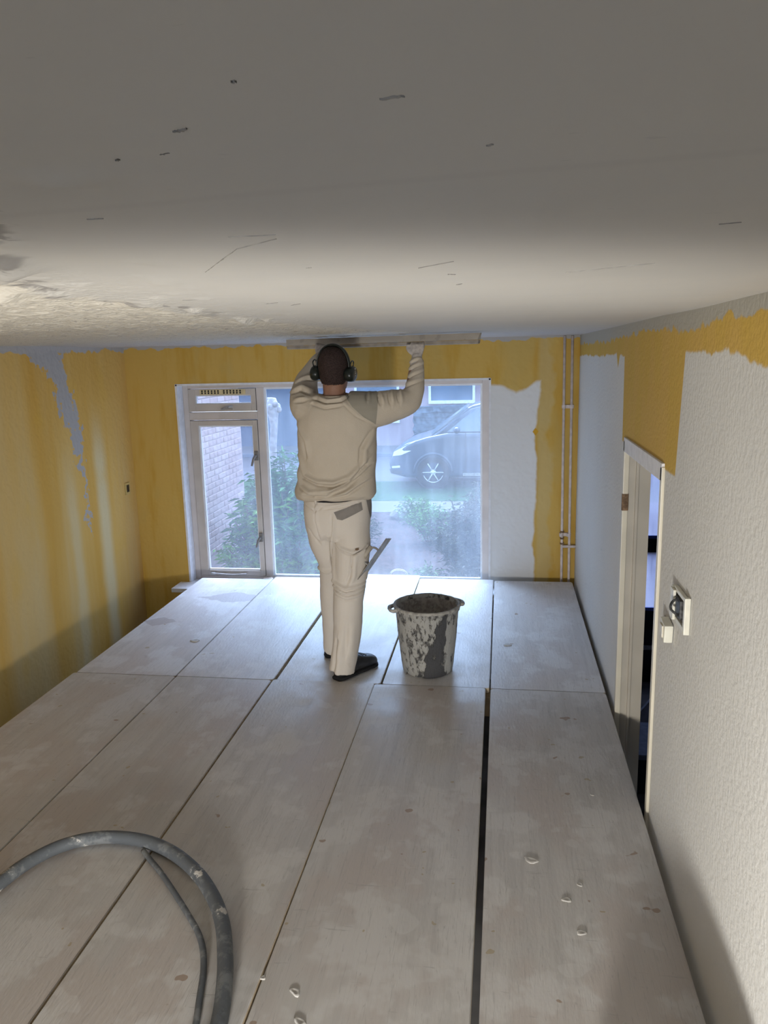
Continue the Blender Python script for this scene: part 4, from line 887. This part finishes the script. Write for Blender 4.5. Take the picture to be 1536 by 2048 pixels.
slab('door_seam', [(-.70, .32), (-.70, 1.10), (-.69, 1.10), (-.69, .32)], y0 - .003, y0 - .003, mat='black', th=.02); slab('door_seam', [(.28, .32), (.28, 1.10), (.29, 1.10), (.29, .32)], y0 - .003, y0 - .003, mat='black', th=.02)
slab('door_handle', [(.02, .95), (.02, .98), (.2, .98), (.2, .95)], y0 - .025, y0 - .025, mat=paint, th=.03)
for x in (-1.33, 1.45):
    bm = bmesh.new(); ang = [math.pi * k / 16 for k in range(17)]
    tube(bm, [(x + .37 * math.cos(a), y0 + .005, .33 + cz + .37 * math.sin(a)) for a in ang], .03, 8); put('wheel_arch', bm, paint, car, True)
    bm = bmesh.new(); tube(bm, [(x, y0 + .02, .33 + cz), (x, y0 + .05, .33 + cz)], [.36, .36], 28); put('arch_well', bm, 'black', car)
    for yy, s in ((y0 - .012, 1), (y1 + .012, -1)):
        bm = bmesh.new(); lathe(bm, [(.20, -.10), (.305, -.10), (.325, -.07), (.325, .07), (.305, .10), (.20, .10)], (0, 0, 0), 32); bmesh.ops.rotate(bm, verts=bm.verts, cent=(0, 0, 0), matrix=Matrix.Rotation(math.pi / 2, 3, 'X')); bmesh.ops.translate(bm, verts=bm.verts, vec=(x, yy + s * .10, .325 + cz + .006))
        w_ = put('wheel', bm, tyre, car, True)
        bm = bmesh.new(); c0 = (x, yy + s * .02, .331 + cz)
        tube(bm, [(c0[0], c0[1] - s * .012, c0[2]), (c0[0], c0[1] + s * .03, c0[2])], [.055, .06], 16)
        for k in range(6):
            a = k * math.pi / 3; tube(bm, [(c0[0] + .04 * math.cos(a), c0[1], c0[2] + .04 * math.sin(a)), (c0[0] + .205 * math.cos(a), c0[1] + s * .01, c0[2] + .205 * math.sin(a))], [(.03, .012), (.042, .012)], 8)
        tube(bm, [(c0[0] + .205 * math.cos(a), c0[1] + s * .01, c0[2] + .205 * math.sin(a)) for a in (2 * math.pi * k / 32 for k in range(33))], .016, 8); put('hubcap', bm, hub, w_, True)
bm = bmesh.new(); ell(bm, (-.86, y0 - .10, 1.16 + cz), (.07, .09, .065), 14); put('door_mirror', bm, paint, car, True)
# houses across the street
fac = plain('pale_rose_render', (.40, .31, .33), .9, .1, .05, 1.0); wfr = plain('white_window_paint', (.78, .80, .84), .6); dgl = plain('blue_grey_glass', (.13, .19, .26), .15, .6, .1, 2)
hs_ = thing('facing_house', (-1.5, 22.6, GZ), 'pale rose house with white framed windows across the street', 'house')
put('facade', boxes((-4.6, 9, 22, 23.4, GZ - .05, 5.6)), fac, hs_)
def fwin(x0, x1, z0, z1, par, bars=1):
    f = put('window', boxes((x0 - .07, x1 + .07, 21.93, 22.0, z0 - .09, z0), (x0 - .07, x0, 21.93, 22.0, z0, z1), (x1, x1 + .07, 21.93, 22.0, z0, z1), (x0 - .07, x1 + .07, 21.93, 22.0, z1, z1 + .07)), wfr, par)
    put('pane', boxes((x0, x1, 21.97, 21.99, z0, z1)), dgl, f)
fwin(-1.98, -.82, .40, 1.55, hs_); fwin(-4.1, -2.95, -.12, 1.55, hs_); fwin(.4, 1.9, .4, 1.55, hs_)
gar = thing('garage', (-7.2, 22.5, GZ), 'dark blue grey garage front seen left of the plasterer across the street', 'garage')
put('garage_wall', boxes((-16, -4.62, 22.1, 23.5, GZ - .05, 4.6)), plain('slate_cladding', (.16, .19, .24), .85, .2, .06, 2), gar)
for k, x in enumerate((-9.4, -6.9)):
    put('garage_door', boxes((x, x + 2.2, 22.05, 22.1, GZ, 1.4)), plain('dark_garage_door', (.10, .125, .17), .6), gar)
struct('far_pavement_outside', boxes((-26, 22, 20.2, 22.1, GZ - .2, GZ + .06)), plain('light_far_pavement', (.13, .13, .135), .9), 'light pavement in front of the houses across the street')
struct('kerb_outside', boxes((-26, 22, 20.08, 20.2, GZ - .2, GZ + .07)), plain('dark_kerb', (.14, .16, .19), .9), 'dark kerb line across the street')
hg = thing('front_hedge', (.5, 20.8, GZ), 'dark clipped hedge behind the parked car', 'hedge')
bm = bmesh.new(); box(bm, -2.3, 6.5, 20.5, 21.2, GZ + .06, .30)
bmesh.ops.subdivide_edges(bm, edges=bm.edges[:], cuts=14, use_grid_fill=True)
for v in bm.verts: v.co += Vector(np.random.uniform(-.05, .05, 3)) * (0 if v.co.z < GZ + .1 else 1)
put('hedge_foliage', bm, plain('dark_hedge_leaves', (.07, .10, .13), .9, .2, .4, 12), hg)
for o in bpy.data.objects:
    if '_inv' in o: del o['_inv']
